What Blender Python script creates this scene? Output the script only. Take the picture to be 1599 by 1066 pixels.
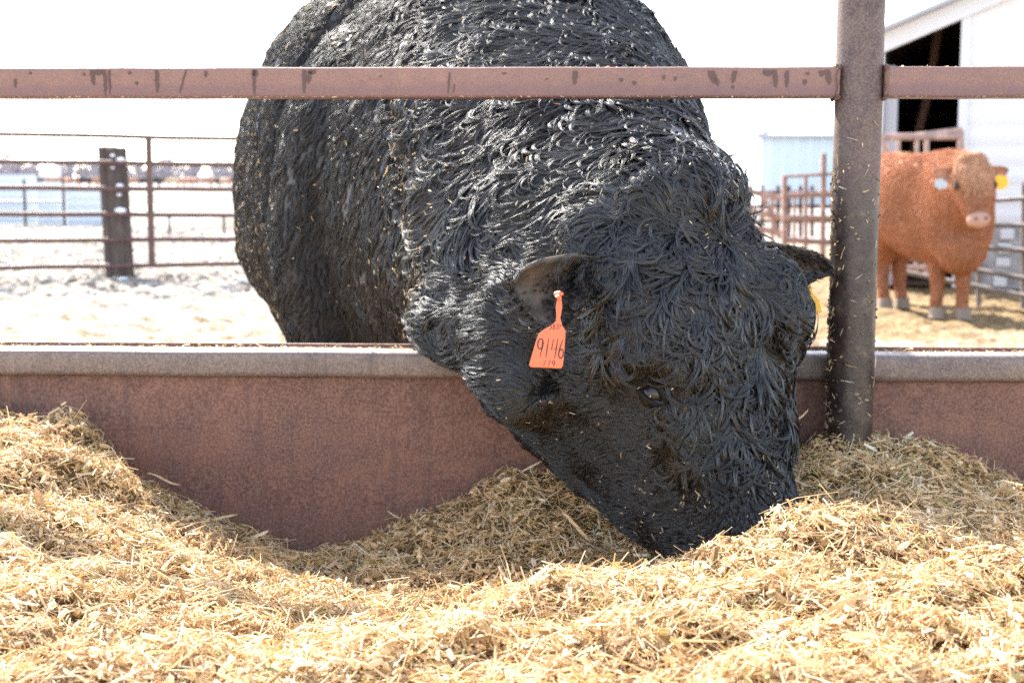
import bpy, math, random, os
import numpy as np
from mathutils import Vector, Matrix
from mathutils.bvhtree import BVHTree
R = math.radians
rng = np.random.default_rng(7); random.seed(7)
DEV = os.environ.get('DEVFUR', '1') == '1'
for o in list(bpy.data.objects): bpy.data.objects.remove(o)
scn = bpy.context.scene
COL = scn.collection

# ------------------------------------------------------------------ camera
F = 2222.0; U0, V0 = 799.5, 533.0; HORIZON = 281.0
PITCH = math.atan((V0 - HORIZON) / F); ROLL = R(0.10)
CAM = np.array([0.0, 0.0, 1.1])
cam = bpy.data.cameras.new('camera'); camo = bpy.data.objects.new('camera', cam); COL.objects.link(camo)
camo.location = CAM; camo.rotation_euler = (math.pi/2 - PITCH, 0, 0)
camo.rotation_euler = (Matrix.Rotation(math.pi/2 - PITCH, 3, 'X') @ Matrix.Rotation(ROLL, 3, 'Z')).to_euler()
cam.sensor_width = 36; cam.lens = F / 1599 * 36; cam.clip_start = .05; cam.clip_end = 4000
cam.dof.use_dof = True; cam.dof.focus_distance = 1.72; cam.dof.aperture_fstop = 8.5
scn.camera = camo
# ------------------------------------------------------------------ light
SUN_EL, SUN_AZ = R(40), R(-30)
world = bpy.data.worlds.new('World'); scn.world = world; world.use_nodes = True
wn = world.node_tree.nodes; bg = wn['Background']; bg.inputs[1].default_value = 0.13
sky = wn.new('ShaderNodeTexSky'); sky.sky_type = 'NISHITA'; sky.sun_disc = False
sky.sun_elevation = SUN_EL; sky.sun_rotation = SUN_AZ; sky.dust_density = 1.0; sky.air_density = 1.0; sky.ozone_density = 1.0
hsv = wn.new('ShaderNodeHueSaturation'); hsv.inputs['Saturation'].default_value = .60
world.node_tree.links.new(sky.outputs[0], hsv.inputs['Color']); world.node_tree.links.new(hsv.outputs[0], bg.inputs[0])
sun = bpy.data.lights.new('sun', 'SUN'); sun.energy = 4.0; sun.angle = R(0.6); sun.color = (1, .94, .84)
suno = bpy.data.objects.new('sun', sun); COL.objects.link(suno)
SDIR = Vector((math.sin(SUN_AZ)*math.cos(SUN_EL), math.cos(SUN_AZ)*math.cos(SUN_EL), math.sin(SUN_EL)))
suno.rotation_euler = SDIR.to_track_quat('Z', 'Y').to_euler(); suno.location = SDIR * 30
scn.view_settings.view_transform = 'Standard'; scn.view_settings.look = 'None'
scn.view_settings.gamma = 1; scn.view_settings.use_curve_mapping = False
scn.view_settings.exposure = 2.3
scn.render.engine = 'CYCLES'
scn.cycles.max_bounces = 8; scn.cycles.diffuse_bounces = 3; scn.cycles.glossy_bounces = 3
scn.cycles.transparent_max_bounces = 8; scn.cycles.transmission_bounces = 3
scn.cycles.use_denoising = False; scn.cycles.sample_clamp_indirect = 1.0; scn.cycles.sample_clamp_direct = 1.3; scn.cycles.adaptive_threshold = .008

# ------------------------------------------------------------------ helpers
_cp, _sp = math.cos(PITCH), math.sin(PITCH)
def P(u, v, Y):
    """world point on the plane y = Y seen at photo pixel (u, v)"""
    du, dv = (u - U0) / F, (V0 - v) / F
    cr, sr = math.cos(ROLL), math.sin(ROLL)
    du, dv = du*cr - dv*sr, du*sr + dv*cr
    d = np.array([du, _cp + dv * _sp, -_sp + dv * _cp])
    return CAM + d * (Y / d[1])

def smooth(a, b, x):
    t = np.clip((x - a) / (b - a + 1e-12), 0, 1); return t * t * (3 - 2 * t)

_nr = np.random.default_rng(3)
_KD = _nr.normal(size=(40, 3)); _KD /= np.linalg.norm(_KD, axis=1)[:, None]; _KP = _nr.uniform(0, 6.283, 40)
def snoise(p, wl, seed=0, octaves=1):
    """smooth noise about -1..1: a sum of plane waves with wavelength near wl"""
    p = np.atleast_2d(p); out = np.zeros(len(p)); amp = 1; tot = 0
    for o in range(octaves):
        for k in range(7):
            j = (seed * 7 + k + o * 3) % 40
            f = 6.283 / wl * (0.6 + 0.9 * ((j * 37) % 11) / 11) * 2.03 ** o
            out += amp * np.sin(f * (p @ _KD[j]) + _KP[(j * 5 + seed) % 40])
        tot += amp; amp *= .5
    return out / (tot * 2.6)

def unit(v):
    v = np.asarray(v, float); n = np.linalg.norm(v, axis=-1, keepdims=True); return v / np.maximum(n, 1e-9)

def mesh_np(name, V, Fc, smoothf=False):
    """mesh from arrays; Fc is an (n,k) array or list of such arrays / list of tuples"""
    me = bpy.data.meshes.new(name); V = np.asarray(V, np.float32)
    if isinstance(Fc, np.ndarray): Fc = [Fc]
    if len(Fc) and isinstance(Fc[0], np.ndarray) and Fc[0].ndim == 2:
        loops = np.concatenate([f.reshape(-1) for f in Fc]); cnt = np.concatenate([np.full(len(f), f.shape[1]) for f in Fc])
    else:
        loops = np.array([i for f in Fc for i in f]); cnt = np.array([len(f) for f in Fc])
    me.vertices.add(len(V)); me.vertices.foreach_set('co', V.reshape(-1))
    me.loops.add(len(loops)); me.loops.foreach_set('vertex_index', loops.astype(np.int32))
    me.polygons.add(len(cnt)); st = np.concatenate([[0], np.cumsum(cnt)[:-1]]).astype(np.int32)
    me.polygons.foreach_set('loop_start', st)
    me.update(calc_edges=True)
    me.polygons.foreach_set('use_smooth', np.full(len(cnt), smoothf)); me.update()
    return me

def link(name, me, mat=None, parent=None, **props):
    o = bpy.data.objects.new(name, me); COL.objects.link(o)
    if mat is not None and me is not None and not me.materials: me.materials.append(mat)
    if parent is not None: o.parent = parent
    for k, v in props.items(): o[k] = v
    return o

def empty(name, loc=(0, 0, 0), rz=0, parent=None, **props):
    o = bpy.data.objects.new(name, None); COL.objects.link(o); o.location = loc; o.rotation_euler = (0, 0, rz)
    o.empty_display_size = .1
    if parent is not None: o.parent = parent
    for k, v in props.items(): o[k] = v
    return o

class MB:
    """collects shapes into one mesh"""
    def __init__(s): s.v = []; s.f = []
    def add(s, V, Fs):
        b = len(s.v); s.v += [tuple(map(float, x)) for x in V]; s.f += [tuple(i + b for i in f) for f in Fs]; return s
    def box(s, lo, hi, bev=0.0, M=None):
        lo = np.array(lo, float); hi = np.array(hi, float); c = (lo + hi) / 2; h = (hi - lo) / 2
        if bev <= 0:
            V = [c + h * np.array([x, y, z]) for x in (-1, 1) for y in (-1, 1) for z in (-1, 1)]
            Fs = [(0,1,3,2),(4,6,7,5),(0,4,5,1),(2,3,7,6),(0,2,6,4),(1,5,7,3)]
        else:
            bev = min(bev, h.min() * .9); V = []; idx = {}
            for x in (-1, 1):
                for y in (-1, 1):
                    for z in (-1, 1):
                        for ax in range(3):
                            p = h - bev; p = p.copy(); p[ax] = h[ax]
                            idx[(x, y, z, ax)] = len(V); V.append(c + p * np.array([x, y, z]))
            Fs = []
            for ax in range(3):
                a, b = (ax + 1) % 3, (ax + 2) % 3
                for sg in (-1, 1):
                    q = []
                    for sa, sb in ((-1, -1), (1, -1), (1, 1), (-1, 1)):
                        k = [0, 0, 0]; k[ax] = sg; k[a] = sa; k[b] = sb; q.append(idx[(*k, ax)])
                    Fs.append(tuple(q if sg > 0 else q[::-1]))
                for sa in (-1, 1):
                    for sb in (-1, 1):
                        q = []
                        for sx, axx in ((-1, a), (-1, b), (1, b), (1, a)):
                            k = [0, 0, 0]; k[ax] = sx; k[a] = sa; k[b] = sb; q.append(idx[(*k, axx)])
                        Fs.append(tuple(q if sa * sb < 0 else q[::-1]))
            for x in (-1, 1):
                for y in (-1, 1):
                    for z in (-1, 1):
                        q = [idx[(x, y, z, 0)], idx[(x, y, z, 1)], idx[(x, y, z, 2)]]
                        Fs.append(tuple(q if x * y * z > 0 else q[::-1]))
        if M is not None: V = [np.array(M @ Vector(v)) for v in V]
        return s.add(V, Fs)
    def tube(s, pts, r, n=12, cap=True):
        pts = [np.array(p, float) for p in pts]; r = [r] * len(pts) if np.isscalar(r) else r
        V = []; Fs = []; up = None
        for i, p in enumerate(pts):
            d = unit(pts[min(i + 1, len(pts) - 1)] - pts[max(i - 1, 0)])
            if up is None: up = np.array([0, 0, 1.]) if abs(d[2]) < .9 else np.array([1., 0, 0])
            x = unit(np.cross(d, up)); y = np.cross(x, d); up = y
            for k in range(n):
                a = 6.28318 * k / n; V.append(p + r[i] * (x * math.cos(a) + y * math.sin(a)))
        for i in range(len(pts) - 1):
            for k in range(n):
                k2 = (k + 1) % n; Fs.append((i*n+k, i*n+k2, (i+1)*n+k2, (i+1)*n+k))
        if cap: Fs.append(tuple(range(n))[::-1]); Fs.append(tuple((len(pts)-1)*n + k for k in range(n)))
        return s.add(V, Fs)
    def mesh(s, name, sm=False):
        me = mesh_np(name, np.array(s.v), s.f, sm)
        if sm: me.set_sharp_from_angle(angle=R(40))
        return me
    def obj(s, name, mat, parent=None, sm=True, **props): return link(name, s.mesh(name, sm), mat, parent, **props)

# ------------------------------------------------------------------ materials
def mat(name, base=(.5,.5,.5), rough=.6, spec=.5, metal=0.0, build=None):
    m = bpy.data.materials.new(name); m.use_nodes = True; nt = m.node_tree; b = nt.nodes['Principled BSDF']
    b.inputs['Base Color'].default_value = (*base, 1); b.inputs['Roughness'].default_value = rough
    b.inputs['Specular IOR Level'].default_value = spec; b.inputs['Metallic'].default_value = metal
    if build: build(nt, b)
    return m
class NT:
    """short forms for building node graphs"""
    def __init__(s, nt): s.nt = nt
    def n(s, t, **kw):
        x = s.nt.nodes.new('ShaderNode' + t)
        for k, v in kw.items():
            if hasattr(x, k): setattr(x, k, v)
            else: x.inputs[k.replace('_', ' ')].default_value = v
        return x
    def l(s, a, b): s.nt.links.new(a, b)
    def coord(s, scale=(1,1,1), kind='Object'):
        t = s.n('TexCoord'); m = s.n('Mapping'); m.inputs['Scale'].default_value = scale; s.l(t.outputs[kind], m.inputs[0]); return m.outputs[0]
    def noise(s, co, scale, detail=4, rough=.55, dist=0):
        x = s.n('TexNoise'); x.inputs['Scale'].default_value = scale; x.inputs['Detail'].default_value = detail
        x.inputs['Roughness'].default_value = rough; x.inputs['Distortion'].default_value = dist; s.l(co, x.inputs['Vector']); return x.outputs['Fac']
    def ramp(s, fac, stops, interp='LINEAR'):
        x = s.n('ValToRGB'); cr = x.color_ramp; cr.interpolation = interp
        while len(cr.elements) < len(stops): cr.elements.new(.5)
        for e, (p, c) in zip(cr.elements, stops): e.position = p; e.color = (*c, 1) if len(c) == 3 else c
        s.l(fac, x.inputs[0]); return x.outputs[0]
    def mix(s, fac, a, b, mode='MIX'):
        x = s.n('MixRGB', blend_type=mode)
        for i, q in enumerate((fac, a, b)):
            if hasattr(q, 'is_output'): s.l(q, x.inputs[i])
            else: x.inputs[i].default_value = (q if i == 0 else ((*q, 1) if len(q) == 3 else q))
        return x.outputs[0]
    def math(s, op, a, b=0.0, c=None):
        x = s.n('Math', operation=op)
        for i, q in enumerate((a, b) if c is None else (a, b, c)):
            if hasattr(q, 'is_output'): s.l(q, x.inputs[i])
            else: x.inputs[i].default_value = q
        return x.outputs[0]
    def bump(s, h, bsdf, strength=.5, dist=.005):
        x = s.n('Bump'); x.inputs['Strength'].default_value = strength; x.inputs['Distance'].default_value = dist
        s.l(h, x.inputs['Height']); s.l(x.outputs[0], bsdf.inputs['Normal'])
BW = lambda a: (a, a, a)

def rust_build(cols, streak=True, scale=1.0, rough=(.45, .8)):
    def f(nt, b):
        N = NT(nt); co = N.coord()
        big = N.noise(co, 3.5*scale, 6, .6); mid = N.noise(co, 22*scale, 6, .65); fine = N.noise(co, 260*scale, 3, .7)
        c = N.ramp(big, [(.3, cols[0]), (.5, cols[1]), (.7, cols[2])])
        c = N.mix(N.ramp(mid, [(.35, BW(0)), (.66, BW(.95))]), c, cols[3])
        med = N.noise(co, 95*scale, 4, .7)
        c = N.mix(N.ramp(med, [(.36, BW(.55)), (.50, BW(0))]), c, cols[0]); c = N.mix(N.ramp(fine, [(.42, BW(0)), (.62, BW(.6))]), c, cols[4], 'MIX')
        if streak:
            st = N.noise(N.coord((38*scale, 38*scale, 2.2*scale)), 1.0, 4, .6)
            c = N.mix(N.ramp(st, [(.56, BW(0)), (.72, BW(.5))]), c, cols[5])
        N.l(c, b.inputs['Base Color'])
        N.l(N.ramp(mid, [(.3, BW(rough[0])), (.7, BW(rough[1]))]), b.inputs['Roughness'])
        N.bump(N.math('ADD', N.math('MULTIPLY', mid, .6), N.math('MULTIPLY', fine, .4)), b, .35, .002)
    return f
M = {}
#         dark            mid             light            patch            speck            streak
M['rust_wall'] = mat('rusty_trough_steel', build=rust_build([(.095,.038,.027),(.165,.063,.039),(.25,.098,.054),(.105,.05,.042),(.32,.18,.13),(.08,.042,.038)], True, 1.0, (.5,.85)))
M['rust_rail'] = mat('rusty_rail_steel', build=rust_build([(.17,.085,.09),(.23,.12,.11),(.29,.16,.13),(.20,.12,.13),(.33,.21,.19),(.10,.05,.045)], False, 1.6, (.4,.75)))
M['rust_rim'] = mat('worn_rim_steel', build=rust_build([(.12,.085,.078),(.175,.125,.108),(.24,.17,.14),(.11,.08,.078),(.34,.26,.21),(.08,.05,.045)], True, 1.2, (.3,.6)))

# ------------------------------------------------------------------ the feeder: trough, rail, post (one straight line, right end nearer)
YAW = R(-2.2)
FR = Matrix.Translation((0, 2.30, 0)) @ Matrix.Rotation(YAW, 4, 'Z')   # local x along the feeder, local y away from the photographer
def feeder_empty(name, x=0, **p):
    o = empty(name, FR @ Vector((x, 0, 0)), YAW, **p); return o
RIMZ = 0.822
def pxx(u, Y=2.30): return (u - U0) / F * Y * 1.0
ft = feeder_empty('feed_trough', label='long rusty steel feed trough heaped with chopped hay', category='feed trough')
prof = [(.012, RIMZ-.045), (.010, .62), (.004, .50), (-.012, .42), (-.05, .345), (-.11, .29), (-.20, .255), (-.33, .24), (-.9, .24), (-1.05, .255), (-1.16, .29), (-1.23, .345), (-1.26, .42), (-1.275, .56)]
XS = np.linspace(-3.2, 3.2, 65)
def sheet(prof, th, dents=0.0):
    pr = np.array(prof); d = np.gradient(pr, axis=0); nn = unit(np.stack([-d[:, 1], d[:, 0]], 1))
    # thickness goes outwards (away from the bowl)
    out = pr + nn * th * -1
    V = []; n = len(pr)
    for x in XS:
        for q, s in ((pr, 0), (out, 0)):
            for k in range(n):
                dd = dents * math.sin(x*2.1 + 1.3) * math.sin(k * .5) + dents*.5*math.sin(x*5.3+k*.35)
                V.append((x, q[k][0] + dd, q[k][1]))
    Fs = []; m = 2 * n
    for i in range(len(XS) - 1):
        a, b = i*m, (i+1)*m
        for k in range(n - 1):
            Fs.append((a+k, b+k, b+k+1, a+k+1)); Fs.append((a+n+k, a+n+k+1, b+n+k+1, b+n+k))
        Fs.append((a, a+n, b+n, b)); Fs.append((a+n-1, b+n-1, b+m-1, a+m-1))
    Fs.append(tuple(range(n)) + tuple(range(m-1, n-1, -1))); e = (len(XS)-1)*m
    Fs.append(tuple(e+i for i in (tuple(range(m-1, n-1, -1))[::-1] + tuple(range(n))[::-1])))
    return V, Fs
b = MB(); b.add(*sheet(prof, .006, .0025)); b.obj('basin', M['rust_wall'], ft)
# rim: rolled rectangular tube on the far edge, with a narrow angle iron behind it
def extrude_profile(pts, x0, x1, nseg=40, wob=0.0):
    n = len(pts); V = []; Fs = []
    for i in range(nseg + 1):
        x = x0 + (x1 - x0) * i / nseg; dz = wob * math.sin(i * 1.7)
        for y, z in pts: V.append((x, y, z + dz))
    for i in range(nseg):
        for k in range(n):
            k2 = (k + 1) % n; Fs.append((i*n+k, i*n+k2, (i+1)*n+k2, (i+1)*n+k))
    Fs.append(tuple(range(n))[::-1]); Fs.append(tuple(nseg*n+k for k in range(n)))
    return V, Fs
def round_rect(y0, y1, z0, z1, r, k=4):
    out = []
    for cy, cz, a0 in ((y1-r, z1-r, 0), (y0+r, z1-r, 90), (y0+r, z0+r, 180), (y1-r, z0+r, 270)):
        for i in range(k + 1):
            a = R(a0 + 90 * i / k); out.append((cy + r*math.cos(a), cz + r*math.sin(a)))
    return out
b = MB(); b.add(*extrude_profile(round_rect(-.012, .052, RIMZ-.044, RIMZ, .011, 5), -3.2, 3.2, 60, .0006)); b.obj('rim', M['rust_rim'], ft)
b = MB(); b.add(*extrude_profile(round_rect(.068, .074, RIMZ-.05, RIMZ+.004, .002, 2), -3.2, 3.2, 4)); b.box((-3.2, .052, RIMZ-.05), (3.2, .068, RIMZ-.046)); b.obj('edge_angle', M['rust_wall'], ft)
b = MB(); b.add(*extrude_profile(round_rect(-1.32, -1.272, .53, .575, .011, 4), -3.2, 3.2, 10)); b.obj('rim', M['rust_rim'], ft)
for sx in (-2.4, -.9, .78, 2.4):
    b = MB(); b.box((sx-.03, -1.2, .0), (sx+.03, .02, .20), .004); b.obj('support', M['rust_wall'], ft)

POSTX = pxx(1323, 2.28)
pt = feeder_empty('pipe_post', POSTX, label='upright rusty steel pipe post in front of the trough rim, crusted with hay', category='post')
def post_build(nt, b):
    N = NT(nt); co = N.coord(); g = N.n('NewGeometry')
    sp = N.n('SeparateXYZ'); N.l(co, sp.inputs[0]); z = sp.outputs[2]
    big = N.noise(N.coord((9, 9, 3)), 1.0, 6, .6); mid = N.noise(co, 34, 6, .7); fine = N.noise(co, 300, 3, .7)
    c = N.ramp(big, [(.32, (.045,.026,.03)), (.5, (.085,.052,.055)), (.68, (.15,.10,.085))])
    c = N.mix(N.ramp(mid, [(.42, BW(0)), (.66, BW(.75))]), c, (.15,.11,.09))
    c = N.mix(N.ramp(fine, [(.45, BW(0)), (.6, BW(.45))]), c, (.26,.20,.16))
    # wet black grime low on the post, with a ragged upper edge
    wet = N.math('SUBTRACT', N.math('ADD', 1.06, N.math('MULTIPLY', big, .14)), z)
    wet = N.math('ADD', wet, N.math('MULTIPLY', N.math('SUBTRACT', mid, .5), .25))
    wf = N.ramp(wet, [(.0, BW(0)), (.10, BW(1))])
    c = N.mix(wf, c, N.ramp(mid, [(.4, (.030,.021,.020)), (.58, (.065,.047,.04)), (.72, (.16,.12,.085))]))
    N.l(c, b.inputs['Base Color'])
    N.l(N.mix(wf, BW(.6), BW(.28)), b.inputs['Roughness'])
    N.bump(N.math('ADD', N.math('MULTIPLY', mid, .7), N.math('MULTIPLY', fine, .3)), b, .6, .003)
M['post'] = mat('grimy_post_steel', build=post_build)
b = MB(); pr = .0362
zs = np.linspace(.245, 1.95, 60); V = []; Fs = []; n = 40
for i, z in enumerate(zs):
    for k in range(n):
        a = 6.28318*k/n; V.append((pr*math.cos(a), -.052+pr*math.sin(a), z))
for i in range(len(zs)-1):
    for k in range(n): k2 = (k+1) % n; Fs.append((i*n+k, i*n+k2, (i+1)*n+k2, (i+1)*n+k))
b.add(V, Fs); b.obj('pipe', M['post'], pt)
# caked ragged crust on the left flank
crust = MB()
for i in range(260):
    z = random.uniform(.70, 1.12); a = R(180 + random.gauss(0, 16)) if random.random() < .75 else R(random.uniform(190, 350)); s = random.uniform(.0015, .0042)
    c = np.array([(pr)*math.cos(a), -.052 + pr*math.sin(a), z]); ax = unit(np.random.default_rng(i).normal(size=(3, 3)))
    V = [c + s*ax[0]*1.6, c - s*ax[0], c + s*ax[1], c - s*ax[1]*1.4, c + s*ax[2], c - s*ax[2]]
    crust.add(V, [(0,2,4),(2,1,4),(1,3,4),(3,0,4),(2,0,5),(1,2,5),(3,1,5),(0,3,5)])
def crust_build(nt, b):
    N = NT(nt); N.l(N.ramp(N.noise(N.coord(), 60, 3), [(.4, (.10,.07,.045)), (.6, (.36,.28,.17))]), b.inputs['Base Color'])
M['crust'] = mat('caked_hay_mud', rough=.9, build=crust_build)
crust.obj('caked_dirt', M['crust'], pt, kind='stuff')

# top rail: butts on both sides of the post; two lengths, one thing each
RZ0, RZ1 = 1.1 + (281-156.5)/F*2.25, 1.1 + (281-110.5)/F*2.25
def rail_build(nt, b):
    rust_build([(.20,.098,.078),(.26,.130,.095),(.33,.165,.115),(.20,.12,.11),(.34,.20,.15),(.1,.05,.045)], False, 1.8, (.42,.7))(nt, b)
    N = NT(nt); src = b.inputs['Base Color'].links[0].from_socket
    co = N.coord(); sp = N.n('SeparateXYZ'); N.l(co, sp.inputs[0])
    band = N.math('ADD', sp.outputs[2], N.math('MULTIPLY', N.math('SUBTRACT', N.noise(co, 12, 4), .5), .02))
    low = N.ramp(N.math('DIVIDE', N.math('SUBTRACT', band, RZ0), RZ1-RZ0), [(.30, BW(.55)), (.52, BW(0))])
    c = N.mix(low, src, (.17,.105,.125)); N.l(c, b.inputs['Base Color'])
M['rail'] = mat('pinkish_rust_rail', build=rail_build)
M['drip'] = mat('damp_rust_drip', base=(.085,.036,.03), rough=.35)
def drip(mb, x, z1, z0, w, seed, slant=0.0):
    rr = random.Random(seed); n = 10; L = []; Rr = []
    y = -.0775 - .0
    for i in range(n+1):
        t = i/n; z = z1 + (z0-z1)*t; ww = w*(.55+.45*math.sin(t*2.6+.6)) * (1.0 if t < .9 else .6) * rr.uniform(.8, 1.2); xx = x + slant*t + rr.uniform(-.0008, .0008)
        L.append((xx-ww/2, y, z)); Rr.append((xx+ww/2, y, z))
    mb.add(L+Rr, [(i, n+1+i, n+2+i, i+1)[::-1] for i in range(n)])
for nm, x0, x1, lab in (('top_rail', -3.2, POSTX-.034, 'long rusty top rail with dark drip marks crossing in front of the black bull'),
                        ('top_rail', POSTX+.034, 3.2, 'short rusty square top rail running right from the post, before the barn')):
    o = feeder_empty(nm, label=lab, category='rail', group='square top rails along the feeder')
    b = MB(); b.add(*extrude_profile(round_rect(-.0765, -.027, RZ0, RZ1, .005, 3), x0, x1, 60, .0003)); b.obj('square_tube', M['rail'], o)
    if x0 < 0:
        d = MB()
        for u, a0, a1, w, sl in ((152,0,.6,7,3),(172,0,1,5,1),(180,0,.95,4,0),(163,.0,.22,14,0),(254,0,.9,6,0),(300,0,.9,3,-12),(405,0,1,5,0),(406,0,.3,10,0),(482,0,.9,7,0),(492,.05,.55,7,-4),(494,.0,.2,14,0),(706,.1,.95,3,-2),(714,.5,.95,2,-3),(899,.05,.6,8,-2),(968,.3,.5,6,0),(988,.4,.62,6,0),(1033,.2,.42,4,0),(1050,.25,.45,4,0),(1105,.05,.55,12,4),(1112,.3,.65,6,3),(1140,.05,.55,7,-2),(1138,.55,.75,5,0),(1200,.02,.7,7,3),(1190,.02,.28,14,0),(1219,.05,.7,6,0),(1246,.35,.6,6,0),(1250,.1,.25,5,0),(1280,.02,.6,9,3),(1271,.05,.3,8,0),(32,.3,.7,4,0),(222,.4,.6,5,0),(140,.1,.25,4,0),(211,.05,.2,5,0),(330,.05,.3,5,0),(790,.1,.2,8,0),(855,.3,.4,5,0),(600,.2,.3,4,0),(56,.05,.2,4,0)):
            k = 2.24/F
            drip(d, (u-U0)*k, RZ1-.004 - (RZ1-RZ0)*a0*.95, RZ1-.003-(RZ1-RZ0-.006)*a1, w*k, u, sl*k)
        d.obj('drip_marks', M['drip'], o, kind='stuff')

# weld beads where the two rail lengths meet the post
def weld_bead(x):
    b = MB(); pr_ = round_rect(-.079, -.025, RZ0-.0015, RZ1+.0015, .006, 4); n = len(pr_); pts = []; rad = []
    for i in range(n*4+1):
        q = (i/4) % n; a = pr_[int(q)]; c = pr_[(int(q)+1) % n]; f = q-int(q); pts.append(FR @ Vector((x + .0012*math.sin(i*2.3), a[0]+(c[0]-a[0])*f, a[1]+(c[1]-a[1])*f))); rad.append(.0026+.0008*math.sin(i*1.9))
    b.tube(pts, rad, 8, False); return b
M['weld'] = mat('rusty_weld', build=rust_build([(.10,.05,.04),(.15,.08,.06),(.2,.11,.08),(.12,.07,.06),(.25,.16,.12),(.08,.05,.04)], False, 3))
bpy.context.view_layer.update()
for sx in (-1, 1):
    ob = weld_bead(POSTX + sx*.0365).obj('weld_bead', M['weld'], None); ob.parent = pt; ob.matrix_parent_inverse = pt.matrix_world.inverted()

# ------------------------------------------------------------------ body surfaces from rings
def loft(rings, n=36, sub=6):
    """rings: (centre, half-width vector, half-height-up vector, factor for the lower half, exponent). Catmull-Rom along the list."""
    K = [np.concatenate([r[0], r[1], r[2], [r[3]], [r[4] if len(r) > 4 else 2.0]]) for r in rings]; K = np.array(K, float)
    Q = []
    for i in range(len(K) - 1):
        p0, p1, p2, p3 = K[max(i-1, 0)], K[i], K[i+1], K[min(i+2, len(K)-1)]
        for j in range(sub):
            t = j / sub; Q.append(.5*((2*p1) + (-p0+p2)*t + (2*p0-5*p1+4*p2-p3)*t*t + (-p0+3*p1-3*p2+p3)*t**3))
    Q.append(K[-1]); V = []; Fs = []
    for q in Q:
        c, w, h, lo, e = q[:3], q[3:6], q[6:9], q[9], q[10]
        for k in range(n):
            a = 6.28318*k/n; ca, sa = math.cos(a), math.sin(a)
            x = math.copysign(abs(ca)**(2/e), ca); y = math.copysign(abs(sa)**(2/e), sa)
            V.append(c + w*x + h*y*(1 if sa > 0 else lo))
    for i in range(len(Q)-1):
        for k in range(n): k2 = (k+1) % n; Fs.append((i*n+k, i*n+k2, (i+1)*n+k2, (i+1)*n+k))
    Fs.append(tuple(range(n))[::-1]); Fs.append(tuple((len(Q)-1)*n+k for k in range(n)))
    return V, Fs
def blob(c, ax, n=20, m=12):
    c = np.array(c); V = []; Fs = []
    for i in range(m+1):
        th = math.pi*i/m
        for k in range(n):
            a = 6.28318*k/n; V.append(c + ax[0]*math.sin(th)*math.cos(a) + ax[1]*math.sin(th)*math.sin(a) + ax[2]*math.cos(th))
    for i in range(m):
        for k in range(n): k2 = (k+1) % n; Fs.append((i*n+k, i*n+k2, (i+1)*n+k2, (i+1)*n+k))
    return V, Fs
def skin_union(mb, voxel, iters, name):
    me = mesh_np(name, np.array(mb.v), mb.f, True)
    o = bpy.data.objects.new(name, me); COL.objects.link(o)
    md = o.modifiers.new('r', 'REMESH'); md.mode = 'VOXEL'; md.voxel_size = voxel; md.use_smooth_shade = True
    ms = o.modifiers.new('s', 'SMOOTH'); ms.iterations = iters; ms.factor = .5
    dg = bpy.context.evaluated_depsgraph_get(); dg.update()
    out = bpy.data.meshes.new_from_object(o.evaluated_get(dg)); out.name = name
    bpy.data.objects.remove(o); bpy.data.meshes.remove(me)
    out.polygons.foreach_set('use_smooth', np.full(len(out.polygons), True)); return out
X = np.array([1., 0, 0]); Y_ = np.array([0, 1., 0]); Z = np.array([0, 0, 1.])

# ------------------------------------------------------------------ the black bull
A = unit([.28, -.26, -.92]); Nn = unit([.62, -.68, .38]); Nn = unit(Nn - A*(Nn@A)); L = unit(np.cross(Nn, A)); 
if L[0] < 0: L = -L
EYE = P(1017, 612, 1.955)
Q0 = EYE - .25*A + .146*L - .03*Nn            # centre of the poll
def H(t, l, n): return Q0 + A*t + L*l + Nn*n
bb = MB()
def hr(t, n0, w, up, dn, e=2.2): return (H(t, 0, n0), L*w, Nn*up, dn/up, e)
bb.add(*loft([hr(-.035, -.04, .06, .05, .06), hr(-.01, -.03, .11, .09, .13), hr(.05, -.01, .150, .12, .24), hr(.12, -.005, .170, .13, .325), hr(.19, -.005, .177, .12, .365), hr(.25, 0, .155, .098, .352),
              hr(.31, 0, .128, .084, .308), hr(.38, 0, .108, .07, .252), hr(.45, .0, .094, .062, .188), hr(.51, .0, .089, .060, .125), hr(.55, -.005, .078, .052, .085), hr(.585, -.012, .055, .035, .05), hr(.595, -.015, .03, .02, .025)]))
for sl in (-1, 1):
    bb.add(*blob(H(.205, sl*.125, .03), (A*.055, L*.036, Nn*.04)))          # brow
    bb.add(*blob(H(.20, sl*.075, -.10), (A*.13, L*.06, Nn*.11)))            # masseter
    bb.add(*blob(H(.545, sl*.045, .02), (A*.04, L*.04, Nn*.035)))           # nostril wing
    bb.add(*blob(H(.03, sl*.12, -.02), (A*.045, L*.05, Nn*.045)))           # ear base
bb.add(*blob(H(.0, 0, .06), (A*.07, L*.10, Nn*.06)))                        # poll boss
def yr(u, v, Y, hw, hh, lo=1.0, e=2.2, tilt=(0, 0, 0)):
    return (P(u, v, Y), X*hw, Z*hh + np.array(tilt)*hh, lo, e)
NECK = [yr(770, 335, 3.10, .41, .50, 1.0), yr(800, 290, 2.85, .38, .46, 1.0, 2.2, (0, .15, 0)), yr(835, 300, 2.62, .315, .355, 1.0, 2.2, (0, .25, 0)), yr(880, 350, 2.42, .265, .275, 1.0, 2.2, (.05, .3, 0)),
        yr(928, 395, 2.27, .225, .215, 1.05, 2.2, (.1, .3, 0)), yr(985, 430, 2.14, .17, .175, 1.05, 2.2, (.2, .3, 0)), yr(1020, 450, 2.06, .11, .12, 1.1)]
bb.add(*loft(NECK))
bb.add(*blob(P(722, 505, 2.36), (X*.085, Y_*.13, Z*.075)))                   # dewlap fold
bb.add(*blob(P(858, 520, 2.17), (X*.13, Y_*.12, Z*.115)))
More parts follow.
